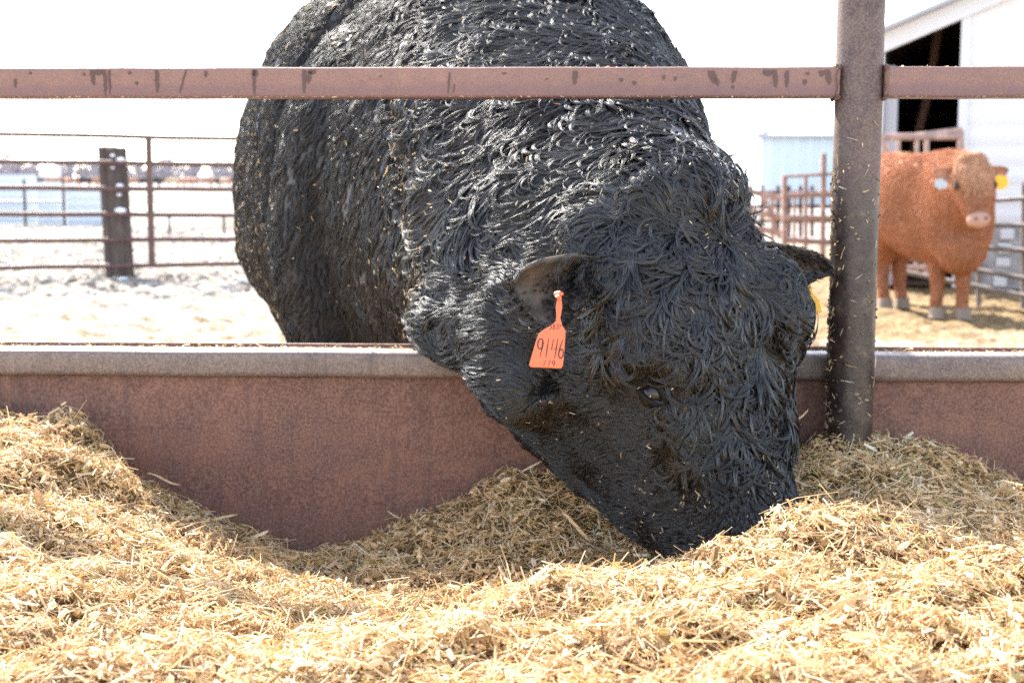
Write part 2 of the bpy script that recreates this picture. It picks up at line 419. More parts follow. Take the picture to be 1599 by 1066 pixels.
bb.add(*blob(P(815, 603, 2.11), (X*.06, Y_*.10, Z*.06)))
bb.add(*blob(P(745, 520, 2.27), (X*.075, Y_*.10, Z*.065)))
bb.add(*blob(P(800, 560, 2.15), (X*.08, Y_*.10, Z*.07)))
bb.add(*blob(H(.16, .09, .05), (A*.09, L*.085, Nn*.09)))
                   # throat
TRUNK = [yr(790, 330, 2.86, .30, .40, 1.1), yr(775, 335, 3.02, .40, .49, 1.0, 2.3), yr(765, 320, 3.2, .43, .53, .95, 2.3), yr(700, 320, 3.5, .465, .58, .74, 2.6), yr(660, 325, 3.8, .49, .59, .66, 2.6), yr(640, 330, 4.1, .49, .58, .66, 2.5),
         yr(625, 325, 4.4, .46, .53, .72, 2.4), yr(610, 310, 4.75, .38, .48, .85, 2.2), yr(605, 315, 5.0, .28, .36, .9, 2.1), yr(603, 320, 5.1, .15, .2, 1, 2)]
bb.add(*loft(TRUNK))
def leg(pts, sx=1.0):
    return loft([(np.array(p), X*r*sx, Y_*r*1.15, 1.0, 2.0) for p, r in pts], 20, 5)
sc_ = P(545, 400, 3.0)
LEGR = [((sc_[0]+.05, 3.05, 1.15), .20), ((sc_[0]+.00, 3.02, .95), .165), ((sc_[0]+.0, 2.98, .78), .125), ((sc_[0]+.01, 2.96, .58), .085), ((sc_[0]+.02, 2.95, .44), .068), ((sc_[0]+.02, 2.97, .26), .046), ((sc_[0]+.02, 2.96, .13), .055), ((sc_[0]+.02, 2.93, .06), .062), ((sc_[0]+.02, 2.91, .0), .07)]
bb.add(*leg(LEGR)); dx = .56
bb.add(*leg([((p[0]+dx, p[1]+.03, p[2]), r) for p, r in LEGR]))
bx_ = P(620, 320, 4.75)[0]
for s in (-1, 1):
    bb.add(*leg([((bx_+s*.22, 4.70, .95), .24), ((bx_+s*.25, 4.68, .72), .17), ((bx_+s*.25, 4.80, .52), .095), ((bx_+s*.25, 4.86, .42), .075), ((bx_+s*.25, 4.80, .24), .052), ((bx_+s*.25, 4.74, .10), .06), ((bx_+s*.25, 4.70, .0), .07)]))
bb.add(*blob(P(560, 270, 3.08), (X*.17, Y_*.26, Z*.32)))                    # shoulder blade masses
bb.add(*blob(P(960, 270, 3.1), (X*.17, Y_*.26, Z*.32)))
bull_me = skin_union(bb, .0115, 20, 'body')
nv = len(bull_me.vertices); co = np.empty(nv*3, np.float32); bull_me.vertices.foreach_get('co', co); co = co.reshape(-1, 3).astype(float)
no = np.empty(nv*3, np.float32); bull_me.vertices.foreach_get('normal', no); no = no.reshape(-1, 3).astype(float)
def hl(p):
    d = p - Q0; return d @ A, d @ L, d @ Nn
t_, l_, n_ = hl(co)
headw = smooth(-.06, .02, t_) * (1 - smooth(.24, .34, np.sqrt(l_**2 + (n_+.05)**2)))
# muscle folds and slack skin on body and neck, eye sockets, nostrils
disp = .006*snoise(co, .5, 1) * (1-headw) + .0015*snoise(co*np.array([1, 1, .35]), .12, 2) * (1-headw)
XLZ, XLX = [.70, .80, .92, 1.08, 1.24, 1.30, 1.6], [-.16, -.15, -.135, -.18, -.205, -.15, -.12]
def creasex(q): return q[:, 0] - np.interp(q[:, 2], XLZ, XLX) - .012*snoise(q, .10, 9)
cx_ = creasex(co); cmask = (1-headw)*smooth(2.35, 2.5, co[:, 1])*(1-smooth(2.95, 3.1, co[:, 1]))*(1-smooth(1.22, 1.34, co[:, 2]))
disp += cmask*(-.020*np.exp(-((cx_+.012)/.022)**2) + .018*np.exp(-((cx_-.045)/.04)**2))
disp -= .022*np.exp(-((co[:, 1]-3.36+.12*(co[:, 2]-1.1))/.045)**2)*smooth(-.05, -.3, co[:, 0])*(1-headw)
de = np.linalg.norm(co - (EYE - L*.004), axis=1); disp -= .012*np.exp(-(de/.028)**2)
disp += .004*np.exp(-((de-.05)/.018)**2)*np.where(n_ > .02, 1, .5)*headw
for sl in (-1, 1):
    dn = np.linalg.norm(co - H(.565, sl*.05, .025), axis=1); disp -= .02*np.exp(-(dn/.015)**2)
co2 = co + no*disp[:, None]
bull_me.vertices.foreach_set('co', co2.astype(np.float32).reshape(-1)); bull_me.update()
def hide_build(nt, b):
    N = NT(nt); co = N.coord(); a = N.noise(co, 40, 5, .6)
    N.l(N.ramp(a, [(.3, (.006,.005,.006)), (.7, (.012,.010,.010))]), b.inputs['Base Color'])
    N.bump(N.noise(N.coord((1, 1, .3)), 180, 3, .6), b, .5, .002)
M['hide'] = mat('wet_black_hide', rough=.5, build=hide_build)
bull = empty('black_bull', (float(sc_[0])+.3, 3.4, 0), label='black bull with wet curly coat and orange ear tag, head down in hay', category='bull')
bpy.context.view_layer.update()
def under(o, parent):
    o.parent = parent; o.matrix_parent_inverse = parent.matrix_world.inverted(); return o
body = under(link('body', bull_me, M['hide']), bull)

# ---- ears: a cupped leaf with thickness, each a child of the bull
def ear_mesh(root, e1, e2, e3, length, s=1.0, cupk=1.0, prof=[.045, .062, .088, .098, .088, .066, .042, .012]):
    ns, nw = 22, 16; top = []; bot = []; V = []; Fs = []
    S = np.linspace(0, 1, ns); W = np.linspace(0, 1, nw)
    wb = np.interp(S, [0, .15, .35, .55, .72, .86, .95, 1], prof) * s
    wt = np.interp(S, [0, .3, .7, .86, .95, 1], [-.004, -.010, -.006, .002, .012, .022]) * s
    for side in (0, 1):
        for i, q in enumerate(S):
            for w in W:
                cup = -.034*math.sin(math.pi*min(1, w*1.05))*(1-.45*q)*cupk*s - .012*q*q
                curl = .016*(1-w)**6 * (1-.5*q) * s
                p = root + e1*length*q + e2*(wt[i] + (wb[i]-wt[i])*w) + e3*(cup+curl)
                V.append(p - e3*.0065*(side)*(1 if 0 < w < 1 else .3) - (e2*.004*side if w == 0 else 0))
    m = ns*nw
    for i in range(ns-1):
        for k in range(nw-1):
            a = i*nw+k; Fs.append((a, a+nw, a+nw+1, a+1)); a += m; Fs.append((a, a+1, a+nw+1, a+nw))
        Fs.append((i*nw, m+i*nw, m+(i+1)*nw, (i+1)*nw)); e = nw-1; Fs.append((i*nw+e, (i+1)*nw+e, m+(i+1)*nw+e, m+i*nw+e))
    for k in range(nw-1): e = (ns-1)*nw; Fs.append((e+k, m+e+k, m+e+k+1, e+k+1)); Fs.append((k, k+1, m+k+1, m+k))
    return mesh_np('ear', np.array(V), Fs, True)
def ear_build(nt, b):
    N = NT(nt); co = N.coord(); a = N.noise(co, 55, 5, .65)
    N.l(N.ramp(a, [(.3, (.050,.039,.032)), (.55, (.088,.068,.053)), (.78, (.17,.095,.075))]), b.inputs['Base Color'])
    N.bump(N.noise(co, 400, 3, .6), b, .4, .001)
M['ear'] = mat('dark_ear_skin', rough=.55, build=ear_build)
EARR = P(922, 408, H(.025, -.135, .03)[1]-.035)
E1 = P(806, 418, EARR[1]-.085) - EARR; ELEN = np.linalg.norm(E1); E1 = unit(E1); E2 = unit(np.array([.08, -.12, -1.])); E2 = unit(E2 - E1*(E2@E1)); E3 = unit(np.cross(E2, E1));
if E3 @ Nn < 0: E3 = -E3
ear_r = under(link('ear', ear_mesh(EARR, E1, E2, E3, ELEN, .92), M['ear']), bull)
EARL = H(.05, .135, .01); F1 = unit(P(1292, 396, 2.185) - EARL); F2 = unit(A - F1*(A@F1)); F3 = unit(Nn*.9 - F1*(Nn@F1))
ear_l = under(link('ear', ear_mesh(EARL, F1, F2, F3, .165, .8, 1.0, [.05, .07, .085, .08, .062, .042, .030, .022]), M['ear']), bull)
# ---- eye: dark glossy ball with lids and a bluish haw
def eye_build(nt, b):
    N = NT(nt); b.inputs['Coat Weight'].default_value = .3; b.inputs['Coat Roughness'].default_value = .03
    N.l(N.ramp(N.noise(N.coord(), 70, 3), [(.35, (.006,.004,.004)), (.7, (.035,.020,.014))]), b.inputs['Base Color'])
M['eye'] = mat('dark_brown_eye', rough=.2, spec=.3, build=eye_build)
M['lid'] = mat('moist_black_lid', base=(.010,.008,.008), rough=.62, spec=.2)
M['haw'] = mat('bluish_eye_rim', base=(.05,.045,.075), rough=.25)
M['tear'] = mat('brown_tear_stain', base=(.07,.035,.018), rough=.6)
_bv = BVHTree.FromPolygons([tuple(x) for x in co2], [tuple(q.vertices) for q in bull_me.polygons])
_h = _bv.ray_cast(Vector(CAM), Vector(unit(P(1017, 612, 2.0)-CAM))); EYE = np.array(_h[0]); print('eye', EYE)
EO = unit(-L*.80 + Nn*.52 - A*.10)                    # where the eye looks
EA = unit(np.array([.76, -(.76*EO[0]-.65*EO[2])/EO[1], -.65])); EB = unit(np.cross(EO, EA))
if EB[2] < 0: EB = -EB                                  # EA along the slit (down to the tear duct), EB towards the upper lid
EC = EYE - EO*.0165
b = MB(); b.add(*blob(EC, (EA*.0245, EB*.0245, EO*.0245), 40, 28)); eyeo = under(b.obj('eye', M['eye'], None), bull)
def lid(up, name, m, k0, k1, rr, out=.0):
    b = MB(); n = 26; pts = []; rad = []
    for i in range(n+1):
        t = -1 + 2*i/n; x = t*.0285; y = up*(1-abs(t)**2.3)*(.0140 if up > 0 else .0115)
        d = math.sqrt(max(.0262**2 - (x*.80)**2 - y*y, 1e-6)); pts.append(EC + EA*x + EB*y + EO*(d*.99 + out)); rad.append(rr*(k0 + (k1-k0)*(1-abs(t)**3)))
    b.tube(pts, rad, 10); return under(b.obj(name, m, None), bull)
lid(1, 'eyelid', M['lid'], .55, 1, .0066, .0005); lid(-1, 'eyelid', M['lid'], .55, 1, .0045, -.001)
b = MB(); n = 16; pts = []; rad = []
for i in range(n+1):
    t = -.5 + 1.5*i/n; x = t*.0235; y = -(1-abs(t)**2.3)*.0092; d = math.sqrt(max(.0246**2 - (x*.85)**2 - y*y, 1e-6)); pts.append(EC+EA*x+EB*y+EO*(d+.0012)); rad.append(.0011 + .0022*max(0, t-.45))
b.tube(pts, rad, 8); under(b.obj('eye_rim', M['haw'], None), bull)
b = MB()
for (x0, y0, x1, y1, r) in ((.026, -.001, .044, -.004, .0042), (.027, .003, .048, .003, .003)):
    pts = [EC + EA*(x0+(x1-x0)*t) + EB*(y0+(y1-y0)*t) + EO*(.0135 - .008*t) for t in np.linspace(0, 1, 8)]; b.tube(pts, list(np.linspace(r, .0012, 8)), 8)
under(b.obj('tear_duct', M['tear'], None), bull)

# ------------------------------------------------------------------ fur
def tri_arrays(me):
    me.calc_loop_triangles(); n = len(me.loop_triangles); T = np.empty(n*3, np.int32); me.loop_triangles.foreach_get('vertices', T)
    v = np.empty(len(me.vertices)*3, np.float32); me.vertices.foreach_get('co', v); nn = np.empty_like(v); me.vertices.foreach_get('normal', nn)
    return v.reshape(-1, 3).astype(float), nn.reshape(-1, 3).astype(float), T.reshape(-1, 3)
def scatter(v, nn, T, count, w):
    a, b_, c = v[T[:, 0]], v[T[:, 1]], v[T[:, 2]]; ar = .5*np.linalg.norm(np.cross(b_-a, c-a), axis=1) * w[T].mean(1)
    if ar.sum() <= 0: return np.zeros((0, 3)), np.zeros((0, 3))
    cdf = np.cumsum(ar); idx = np.searchsorted(cdf, rng.random(count)*cdf[-1]); idx = np.minimum(idx, len(T)-1)
    r1 = np.sqrt(rng.random(count)); r2 = rng.random(count); k = [(1-r1)[:, None], (r1*(1-r2))[:, None], (r1*r2)[:, None]]
    return sum(k[i]*v[T[idx, i]] for i in range(3)), unit(sum(k[i]*nn[T[idx, i]] for i in range(3)))
def fur(bvh, p, n, g, length, K, kids, rho, clump, curl, lift, rad, wave=0.0, tipfly=.0, anglenoise=(.5, .12), seed=1, swave=0.0):
    """p,n roots; g wanted flow; length per lock. Guide hairs crawl over the skin; kids are bundled round each guide."""
    G = len(p); t = unit(g - n*np.sum(g*n, 1)[:, None]); bt = np.cross(n, t)
    ang = anglenoise[0]*snoise(p, anglenoise[1], seed, 2)*1.6
    kap = curl*(snoise(p, .05, seed+3)*1.2 + rng.normal(0, .7, G))
    step = length/(K-1); paths = np.empty((G, K, 3)); nor = np.empty((G, K, 3)); paths[:, 0] = p - n*.002; nor[:, 0] = n
    cur = p.copy(); cn = n.copy(); d = t*np.cos(ang)[:, None] + bt*np.sin(ang)[:, None]
    fph = snoise(p, .06, seed+8)*3 + rng.random(G)*1.5; fq = 7 + 4*rng.random(G)
    lf = lift*(.6+.8*rng.random(G))*(1+.6*snoise(p, .07, seed+5))
    for k in range(1, K):
        cur = cur + d*step[:, None]
        for i in range(G):
            q = bvh.find_nearest(cur[i], .2)
            if q[0] is not None: cur[i] = q[0]; cn[i] = q[1]
        s = k/(K-1); paths[:, k] = cur + cn*(lf*length*(math.sin(min(s*1.3, 1)*math.pi*.5)*(1-.35*s) + tipfly*s*s))[:, None]; nor[:, k] = cn
        b2 = np.cross(cn, unit(d - cn*np.sum(d*cn, 1)[:, None])); d = unit(d - cn*np.sum(d*cn, 1)[:, None])
        a = kap*step*(.4+1.1*s) + swave*np.sin(fph + s*fq)*min(1, K/12*1.2); d = d*np.cos(a)[:, None] + b2*np.sin(a)[:, None]
    # children
    Mk = kids; R_ = np.repeat(np.arange(G), Mk); S = len(R_); r = np.sqrt(rng.random(S))*rho[R_]; th = rng.random(S)*6.283
    x = np.cos(th)*r; y = np.sin(th)*r*1.5
    lenf = .72 + .28*rng.random(S); lenf[::Mk] = 1
    u = np.linspace(0, 1, K)[None, :]*lenf[:, None]*(K-1); i0 = np.minimum(u.astype(int), K-2); fr = (u-i0)[:, :, None]
    C = paths[R_[:, None], i0]*(1-fr) + paths[R_[:, None], i0+1]*fr
    s = np.linspace(0, 1, K)[None, :]; cf = 1 - clump*np.power(s, .75)
    if wave: cf = cf + 0*s
    C = C + bt[R_][:, None]*(x[:, None]*cf)[:, :, None] + t[R_][:, None]*(y[:, None]*cf)[:, :, None]
    # height of the child inside its lock
    hh = rng.random(S)*rho[R_]*.9; nn_ = nor[R_[:, None], i0]; C = C + nn_*(hh[:, None]*np.sin(np.minimum(s*1.4, 1)*1.57)*cf)[:, :, None]
    if wave:
        ph = rng.random(S)*6.283; C = C + bt[R_][:, None]*(wave*np.sin(ph[:, None] + s*9)*s)[:, :, None]
    rr = rad*(.75+.5*rng.random(S))[:, None]*(1-.75*s**2.2)
    return C.reshape(-1, 3), rr.reshape(-1), np.full(S, K, np.int32)
def curves_obj(name, parts, mt, parent):
    P3 = np.concatenate([q[0] for q in parts]); Rr = np.concatenate([q[1] for q in parts]); sz = np.concatenate([q[2] for q in parts])
    hc = bpy.data.hair_curves.new(name); hc.add_curves([int(i) for i in sz])
    hc.attributes['position'].data.foreach_set('vector', P3.astype(np.float32).reshape(-1)) if 'position' in hc.attributes else hc.points.foreach_set('position', P3.astype(np.float32).reshape(-1))
    ra = hc.attributes.get('radius') or hc.attributes.new('radius', 'FLOAT', 'POINT'); ra.data.foreach_set('value', Rr.astype(np.float32))
    hc.materials.append(mt); o = bpy.data.objects.new(name, hc); COL.objects.link(o); o['kind'] = 'stuff'
    if parent is not None: under(o, parent)
    return o
def furmat(name, c, rough, spec, sheen=0.0, tint=(1, 1, 1), var=.5):
    def f(nt, b):
        N = NT(nt); hi = N.n('HairInfo'); c2 = tuple(min(1, x*(1+3*var)) for x in c)
        N.l(N.ramp(hi.outputs['Random'], [(0, tuple(x*(1-var*.6) for x in c)), (.85, c), (1, c2)]), b.inputs['Base Color'])
        b.inputs['Specular Tint'].default_value = (*tint, 1)
    return mat(name, c, rough, spec, build=f)
M['fur'] = furmat('wet_black_hair', (.0115, .0094, .0092), .27, .95, var=.5); M['fur'].node_tree.nodes['Principled BSDF'].inputs['IOR'].default_value = 1.5
M['furbody'] = furmat('short_black_coat', (.0145, .0115, .0105), .50, .6, var=.7)
M['furhead'] = furmat('wet_black_curls', (.0075, .0064, .0070), .19, 1.0, var=.4); M['furhead'].node_tree.nodes['Principled BSDF'].inputs['IOR'].default_value = 1.5
QF = float(os.environ.get('FURQ', '1'))
if DEV:
    v, nn, T = tri_arrays(bull_me); bvh = BVHTree.FromPolygons([tuple(x) for x in v], [tuple(map(int, q)) for q in T])
    view = unit(CAM - v); facing = smooth(-.55, -.15, np.sum(view*nn, 1)); facing = .04 + .96*facing
    th, lh, nh = hl(v); ax = np.sqrt(lh**2 + (nh+.05)**2)
    HEAD = smooth(-.05, .0, th)*(1-smooth(.37, .43, ax))*np.where(v[:, 1] < 2.34, 1, 0)
    # neck: between the shoulder crease and the head
    PL = P(655, 300, 2.70); 
    def neckfun(q):
        # left limit of the mane runs from the crest (u 630 under the rail) down the crease to the dewlap
        return smooth(-.012, .02, creasex(q))*(1-smooth(3.1, 3.3, q[:, 1])) + (q[:, 1] < 2.4)*(1-smooth(-.012, .02, creasex(q)))
    NK = neckfun(v)*(1-HEAD)
    leglow = 1 - smooth(.3, .6, v[:, 2])
    BODY = (1-HEAD)*(1-NK)
    W0 = H(.065, .015, .12)
    def jit(a, s): return a*(1+s*(rng.random(len(a))-.5)*2)
    def cls(p):
        a, l, n = hl(p); return a, l, n
    parts = []
    earc = EARR + E1*.075 + E2*.055; noear = 1 - np.exp(-(np.linalg.norm(v - earc, axis=1)/.055)**4); NK = NK*noear
    # forehead curls and poll mop
    fore = HEAD*smooth(-.03, .03, nh - .10*np.clip((th-.27)/.2, 0, 1)*0)*(1-smooth(.31, .40, th))*(1-smooth(.10, .16, np.abs(lh))*smooth(.14, .22, th))
    fore *= 1 - np.exp(-(np.linalg.norm(v - EYE, axis=1)/.060)**4)
    p, n = scatter(v, nn, T, int(5600*QF), fore*facing); a, l, h = cls(p)
    r = p - W0; rl = np.linalg.norm(r, axis=1); g = unit(r)*1.0 + A*(.15+np.clip(a, 0, .3)*2.2)[:, None] + L*(np.sign(l)*.15)[:, None]
    ln = jit(np.interp(rl, [0, .03, .07, .15, .25, .4], [.014, .029, .058, .078, .072, .040]), .25)
    parts.append(fur(bvh, p, n, g, ln, 11, 22, jit(np.full(len(p), .0052), .5), .91, 36, .16, .00036, .0008, .0, (.52, .10), 2))
    # undercoat of the same area
    p, n = scatter(v, nn, T, int(9000*QF), fore*facing); r = p - W0; a, l, h = cls(p); rl = np.linalg.norm(r, axis=1); g = unit(r) + A*(.15+np.clip(a, 0, .3)*2.2)[:, None]
    parts.append(fur(bvh, p, n, g, jit(np.interp(rl, [0, .05, .1], [.010, .02, .026]), .3), 6, 10, np.full(len(p), .0040), .7, 20, .09, .00034, .0, .2, (.6, .12), 2))
    # mop: long hooked locks at the poll
    pm = H(-.02, .0, .11); wv = np.exp(-(np.linalg.norm((v-pm), axis=1)/.10)**2)*facing*smooth(-.02, .03, nh)
    p, n = scatter(v, nn, T, int(170*QF), wv); r = p - W0; g = unit(r)*.6 - A*.3 + np.array([.55, 0, .35])
    parts.append(fur(bvh, p, n, g, jit(np.full(len(p), .058), .35), 12, 30, np.full(len(p), .0040), .93, 34, .22, .00028, .001, .5, (.5, .06), 7))
    pm2 = P(1150, 318, 2.12); wv = np.exp(-(np.linalg.norm((v-pm2), axis=1)/.05)**2)*facing
    for gg, sd, ll in ((np.array([.9, .1, .55]), 21, .050), (np.array([.8, -.2, .9]), 22, .042), (np.array([1., 0, .15]), 23, .052)):
        p, n = scatter(v, nn, T, 9, wv); n2 = unit(n*.5 + gg*.8); parts.append(fur(bvh, p, n2, np.tile(gg, (len(p), 1)), jit(np.full(len(p), ll), .3), 12, 14, np.full(len(p), .0035),   .9, 34, .42, .00034, 0, .5, (.3, .05), sd))
    curves_obj('forehead_curls', parts, M['furhead'], bull); parts = []
    # cheeks, jaw and nose: short flat coat
    face = HEAD*(1-fore*.9)*(1-np.exp(-(np.linalg.norm(v-(EYE), axis=1)/.031)**6))*(1-smooth(.555, .575, th))*noear
    p, n = scatter(v, nn, T, int(16000*QF), face*facing); a, l, h = cls(p)
    g = -A*.35 - Nn*.9 + A*(np.clip(h+.02, 0, .1)*6)[:, None]*.3; fr_ = smooth(-.01, .05, h)[:, None]; g = g*(1-fr_) + (unit(p-H(.42, 0, .07))*-.2 + A*.8 - Nn*.4)*fr_
    ln = jit(np.interp(a, [0, .1, .3, .45, .6], [.026, .020, .015, .010, .006]), .35) + .016*smooth(-.12, -.20, h)*np.interp(a, [0, .3, .5], [1, .6, .2])
    de = np.linalg.norm(p-EYE, axis=1); ln *= .35+.65*smooth(.02, .07, de)
    parts.append(fur(bvh, p, n, g, ln*1.15, 5, 11, .0036+.0*a, .82, 14, .24, .00030, 0, .15, (.22, .10), 4))
    # neck and crest: long wet clumps
    p, n = scatter(v, nn, T, int(13500*QF), NK*facing*(1-leglow))
    hz = smooth(1.18, 1.32, p[:, 2])[:, None]; g = np.array([-.50, .12, -.80])*(1-hz) + np.array([-.85, .1, -.25])*hz
    crest = np.exp(-((n[:, 2]-.95)/.35)**2)[:, None]; g = g*(1-.5*crest) + np.array([-.6, -.5, -.1])*.5*crest
    ln = jit(np.interp(p[:, 1], [2.1, 2.3, 2.6, 3.0, 3.3], [.050, .059, .057, .050, .034]), .35)
    parts.append(fur(bvh, p, n, g, ln, 9, 18, jit(np.full(len(p), .0050), .5), .91, 29, .14, .00036, .0009, .05, (.62, .16), 11))
    p, n = scatter(v, nn, T, int(15000*QF), NK*facing*(1-leglow)); g = np.tile(np.array([-.45, .12, -.85]), (len(p), 1))
    parts.append(fur(bvh, p, n, g, jit(np.full(len(p), .030), .3), 5, 12, np.full(len(p), .0050), .6, 16, .09, .00036, 0, .2, (.62, .16), 11))
    # body: short, pushed into little ridges
    p, n = scatter(v, nn, T, int(75000*QF), BODY*facing); g = np.tile(np.array([-.12, .35, -1.0]), (len(p), 1))
    fringe = np.exp(-((neckfun(p)-.5)/.45)**2)
    ln = jit(np.full(len(p), .026), .3) + .012*fringe
    parts.append(fur(bvh, p, n, g, ln, 5, 10, jit(.0042+.0*ln, .3), .72, 30, .13, .00034, 0, .1, (.42, .10), 13))
    curves_obj('fur', parts[:-1], M['fur'], bull); curves_obj('short_coat', parts[-1:], M['furbody'], bull)
    print('hairs', sum(len(q[2]) for q in parts))
    # ears: short pelt outside, long fringe along the lower edge
    eparts = []
    for em, e1, e2, e3, rt, s in ((ear_r.data, E1, E2, E3, EARR, 1), (ear_l.data, F1, F2, F3, EARL, .8)):
        ev, en, eT = tri_arrays(em); eb = BVHTree.FromPolygons([tuple(x) for x in ev], [tuple(map(int, q)) for q in eT])
        inner = (en @ e3) > .15; q = (ev - rt) @ e1 / .15
        p, n = scatter(ev, en, eT, 1500, np.where(inner, .05, 1.0)+(q < .15)*1.0); eparts.append(fur(eb, p, n, np.tile(e1*.9+e2*.3, (len(p), 1)), jit(np.full(len(p), .010), .3), 4, 7, np.full(len(p), .002), .6, 10, .25, .00024, 0, .2, (.3, .05), 3))
        p, n = scatter(ev, en, eT, 110, np.where(inner, 1., 0.)*(q < .5)); eparts.append(fur(eb, p, n, np.tile(e1*.5+e2*.6, (len(p), 1)), jit(np.full(len(p), .026), .3), 6, 4, np.full(len(p), .003), .5, 20, .5, .00024, 0, .5, (.5, .03), 3))
        ns, nw = 22, 16; lo = ev[:ns*nw].reshape(ns, nw, 3)[3:-1, nw-1]; lo = np.repeat(lo, 9, 0) + rng.normal(0, .002, (len(lo)*9, 3))
        eparts.append(fur(eb, lo, np.tile(unit(e2+e3*.3), (len(lo), 1)), np.tile(e1*.6+e2*.5, (len(lo), 1)), jit(np.full(len(lo), .022), .5), 6, 5, np.full(len(lo), .0022), .7, 16, .55, .00026, 0, .6, (.5, .03), 5))
    curves_obj('ear_fur', eparts, M['fur'], bull)

# ------------------------------------------------------------------ ear tags
def stroke(mb, pts, w, org, ex, ey, ez, cx, cy, sc, slant=.22, wob=0):
    P2 = [np.array([cx + (x + slant*y)*sc[0], cy + y*sc[1]]) for x, y in pts]; Lp = []; Rp = []
    for i in range(len(P2)):
        d = P2[min(i+1, len(P2)-1)] - P2[max(i-1, 0)]; d = d/max(np.linalg.norm(d), 1e-9); nrm = np.array([-d[1], d[0]]); ww = w*(.5 if i in (0, len(P2)-1) else 1)
        for q, lst in ((P2[i]+nrm*ww/2, Lp), (P2[i]-nrm*ww/2, Rp)): lst.append(org + ex*q[0] + ey*q[1] + ez*(.0011+.0*i))
    n = len(Lp); mb.add(Lp+Rp, [(i, n+i, n+i+1, i+1) for i in range(n-1)])
def arc(cx, cy, rx, ry, a0, a1, n=12): return [(cx+rx*math.cos(R(a0+(a1-a0)*i/n)), cy+ry*math.sin(R(a0+(a1-a0)*i/n))) for i in range(n+1)]
DG = {'9': [arc(.5, .70, .36, .28, 20, 400) + [(.80, .5), (.62, .0)]], '1': [[(.55, 1.02), (.5, .5), (.45, -.02)]], '4': [[(.25, 1.0), (.10, .42), (.95, .50)], [(.80, 1.02), (.74, .5), (.66, -.05)]],
      '6': [[(.55, 1.0), (.28, .62), (.16, .30)] + arc(.48, .24, .32, .24, 170, 520)], '7': [[(.1, .92), (.85, .98), (.55, .45), (.42, .0)]], '2': [arc(.45, .72, .33, .26, 150, -20, 8) + [(.5, .3), (.1, .03), (.9, .06)]],
      '5': [[(.85, 1.0), (.3, .95), (.24, .58)] + arc(.42, .32, .36, .30, 100, -140, 10)], '8': [arc(.5, .74, .26, .24, 80, 440) , arc(.5, .25, .32, .26, 90, 450)], '3': [arc(.42, .75, .3, .24, 140, -80, 8) + arc(.42, .26, .36, .27, 80, -140, 9)]}
M['tag_orange'] = mat('orange_tag_plastic', base=(.72,.16,.055), rough=.38)
M['tag_yellow'] = mat('yellow_tag_plastic', base=(.80,.42,.01), rough=.4)
M['tag_pale'] = mat('pale_tag_plastic', base=(.40,.44,.46), rough=.4)
M['ink'] = mat('faded_marker_ink', base=(.075,.02,.02), rough=.6)
def tag(px_outline, Yd, m, label, group=None, text=False, tilt=(0, 0)):
    """flat plastic tag whose outline is given by photo points on its plane"""
    c = P(*np.mean(px_outline, 0), Yd)
    ez = unit(np.array([tilt[0], -1, tilt[1]])); ex = unit(np.cross([0, 0, 1.], ez)); ex = -ex if ex[0] < 0 else ex; ey = np.cross(ez, ex); ey = -ey if ey[2] < 0 else ey
    def pr(u, v):
        d = P(u, v, 1.0) - CAM; k = ((c - CAM) @ ez)/(d @ ez); q = CAM + d*k - c; return np.array([q @ ex, q @ ey])
    O = [pr(*q) for q in px_outline]; n = len(O); t = .0009; b = MB(); cen = np.mean(O, 0)
    bend = lambda q: .0025*math.cos((q[0])/.03*1.5) - .0035*((q[1])/.05)**2
    V = []
    rings = [(1.0, -t), (1.0, t*.4), (.965, t)]
    for k, z in rings: V += [c + ex*(cen+(q-cen)*k)[0] + ey*(cen+(q-cen)*k)[1] + ez*z for q in O]
    Fs = [tuple(range(n)), tuple(range(2*n, 3*n))[::-1]]
    for r_ in range(2):
        for k in range(n): k2 = (k+1) % n; Fs.append((r_*n+k, (r_+1)*n+k, (r_+1)*n+k2, r_*n+k2))
    b.add(V, Fs); root = empty('ear_tag', c, label=label, category='ear tag')
    if group: root['group'] = group
    bpy.context.view_layer.update(); under(b.obj('plate', m, None, False), root)
    return root, c, ex, ey, ez, pr
out = [(876,456),(878,480),(875,497),(878,508),(883,516),(882.5,530),(881,552),(879,571),(876,575),(829,573),(826,570),(830,556),(837,532),(841,521),(848,515),(862,507),(868,501),(869,492),(868,478),(872,460)]
troot, tc, ex, ey, ez, pr = tag(out, 1.845, M['tag_orange'], 'orange ear tag marked 9146 hanging from the black bull ear', None, tilt=(-.05, .18))
ink = MB()
def word(txt, u, v, hpx, wpx, lw, gap, slant=.2):
    o = pr(u, v); e = pr(u+100, v) ; f = pr(u, v-100); sx = (e-o)[0]/100; sy = (f-o)[1]/100
    for i, ch in enumerate(txt):
        for pts in DG[ch]: stroke(ink, pts, lw, tc, ex, ey, ez, o[0]+gap*i*sx, o[1]+ (-.6*i*sy if hpx > 20 else 0), (wpx*sx, hpx*sy), slant)
word('9146', 836, 557, 29, 11.5, .0016, 11.3, .25)
word('583', 857, 514, 8, 5.0, .0008, 5.2, .2)
for pts in ([(0, 1.0), (.35, .5)], [(.9, 1.0), (.35, .5), (.2, 0)]):
    o = pr(872.5, 513.5); e = pr(972, 513); sx = (e-o)[0]/100; stroke(ink, pts, .0008, tc, ex, ey, ez, o[0], o[1], (5*sx, 8*sx), .2)
word('779', 846, 572, 9, 6.0, .0009, 7.2, .25)
under(ink.obj('marker_numbers', M['ink'], None, False), troot)
b = MB(); b.tube([P(868, 459, 1.85), P(875, 458, 1.84), P(878, 459, 1.845)], [.0035, .0035, .002], 10); b.tube([P(870, 461, 1.838), P(874, 468, 1.84)], [.003, .0025], 8); under(b.obj('stud', M['tag_orange'], None), troot)
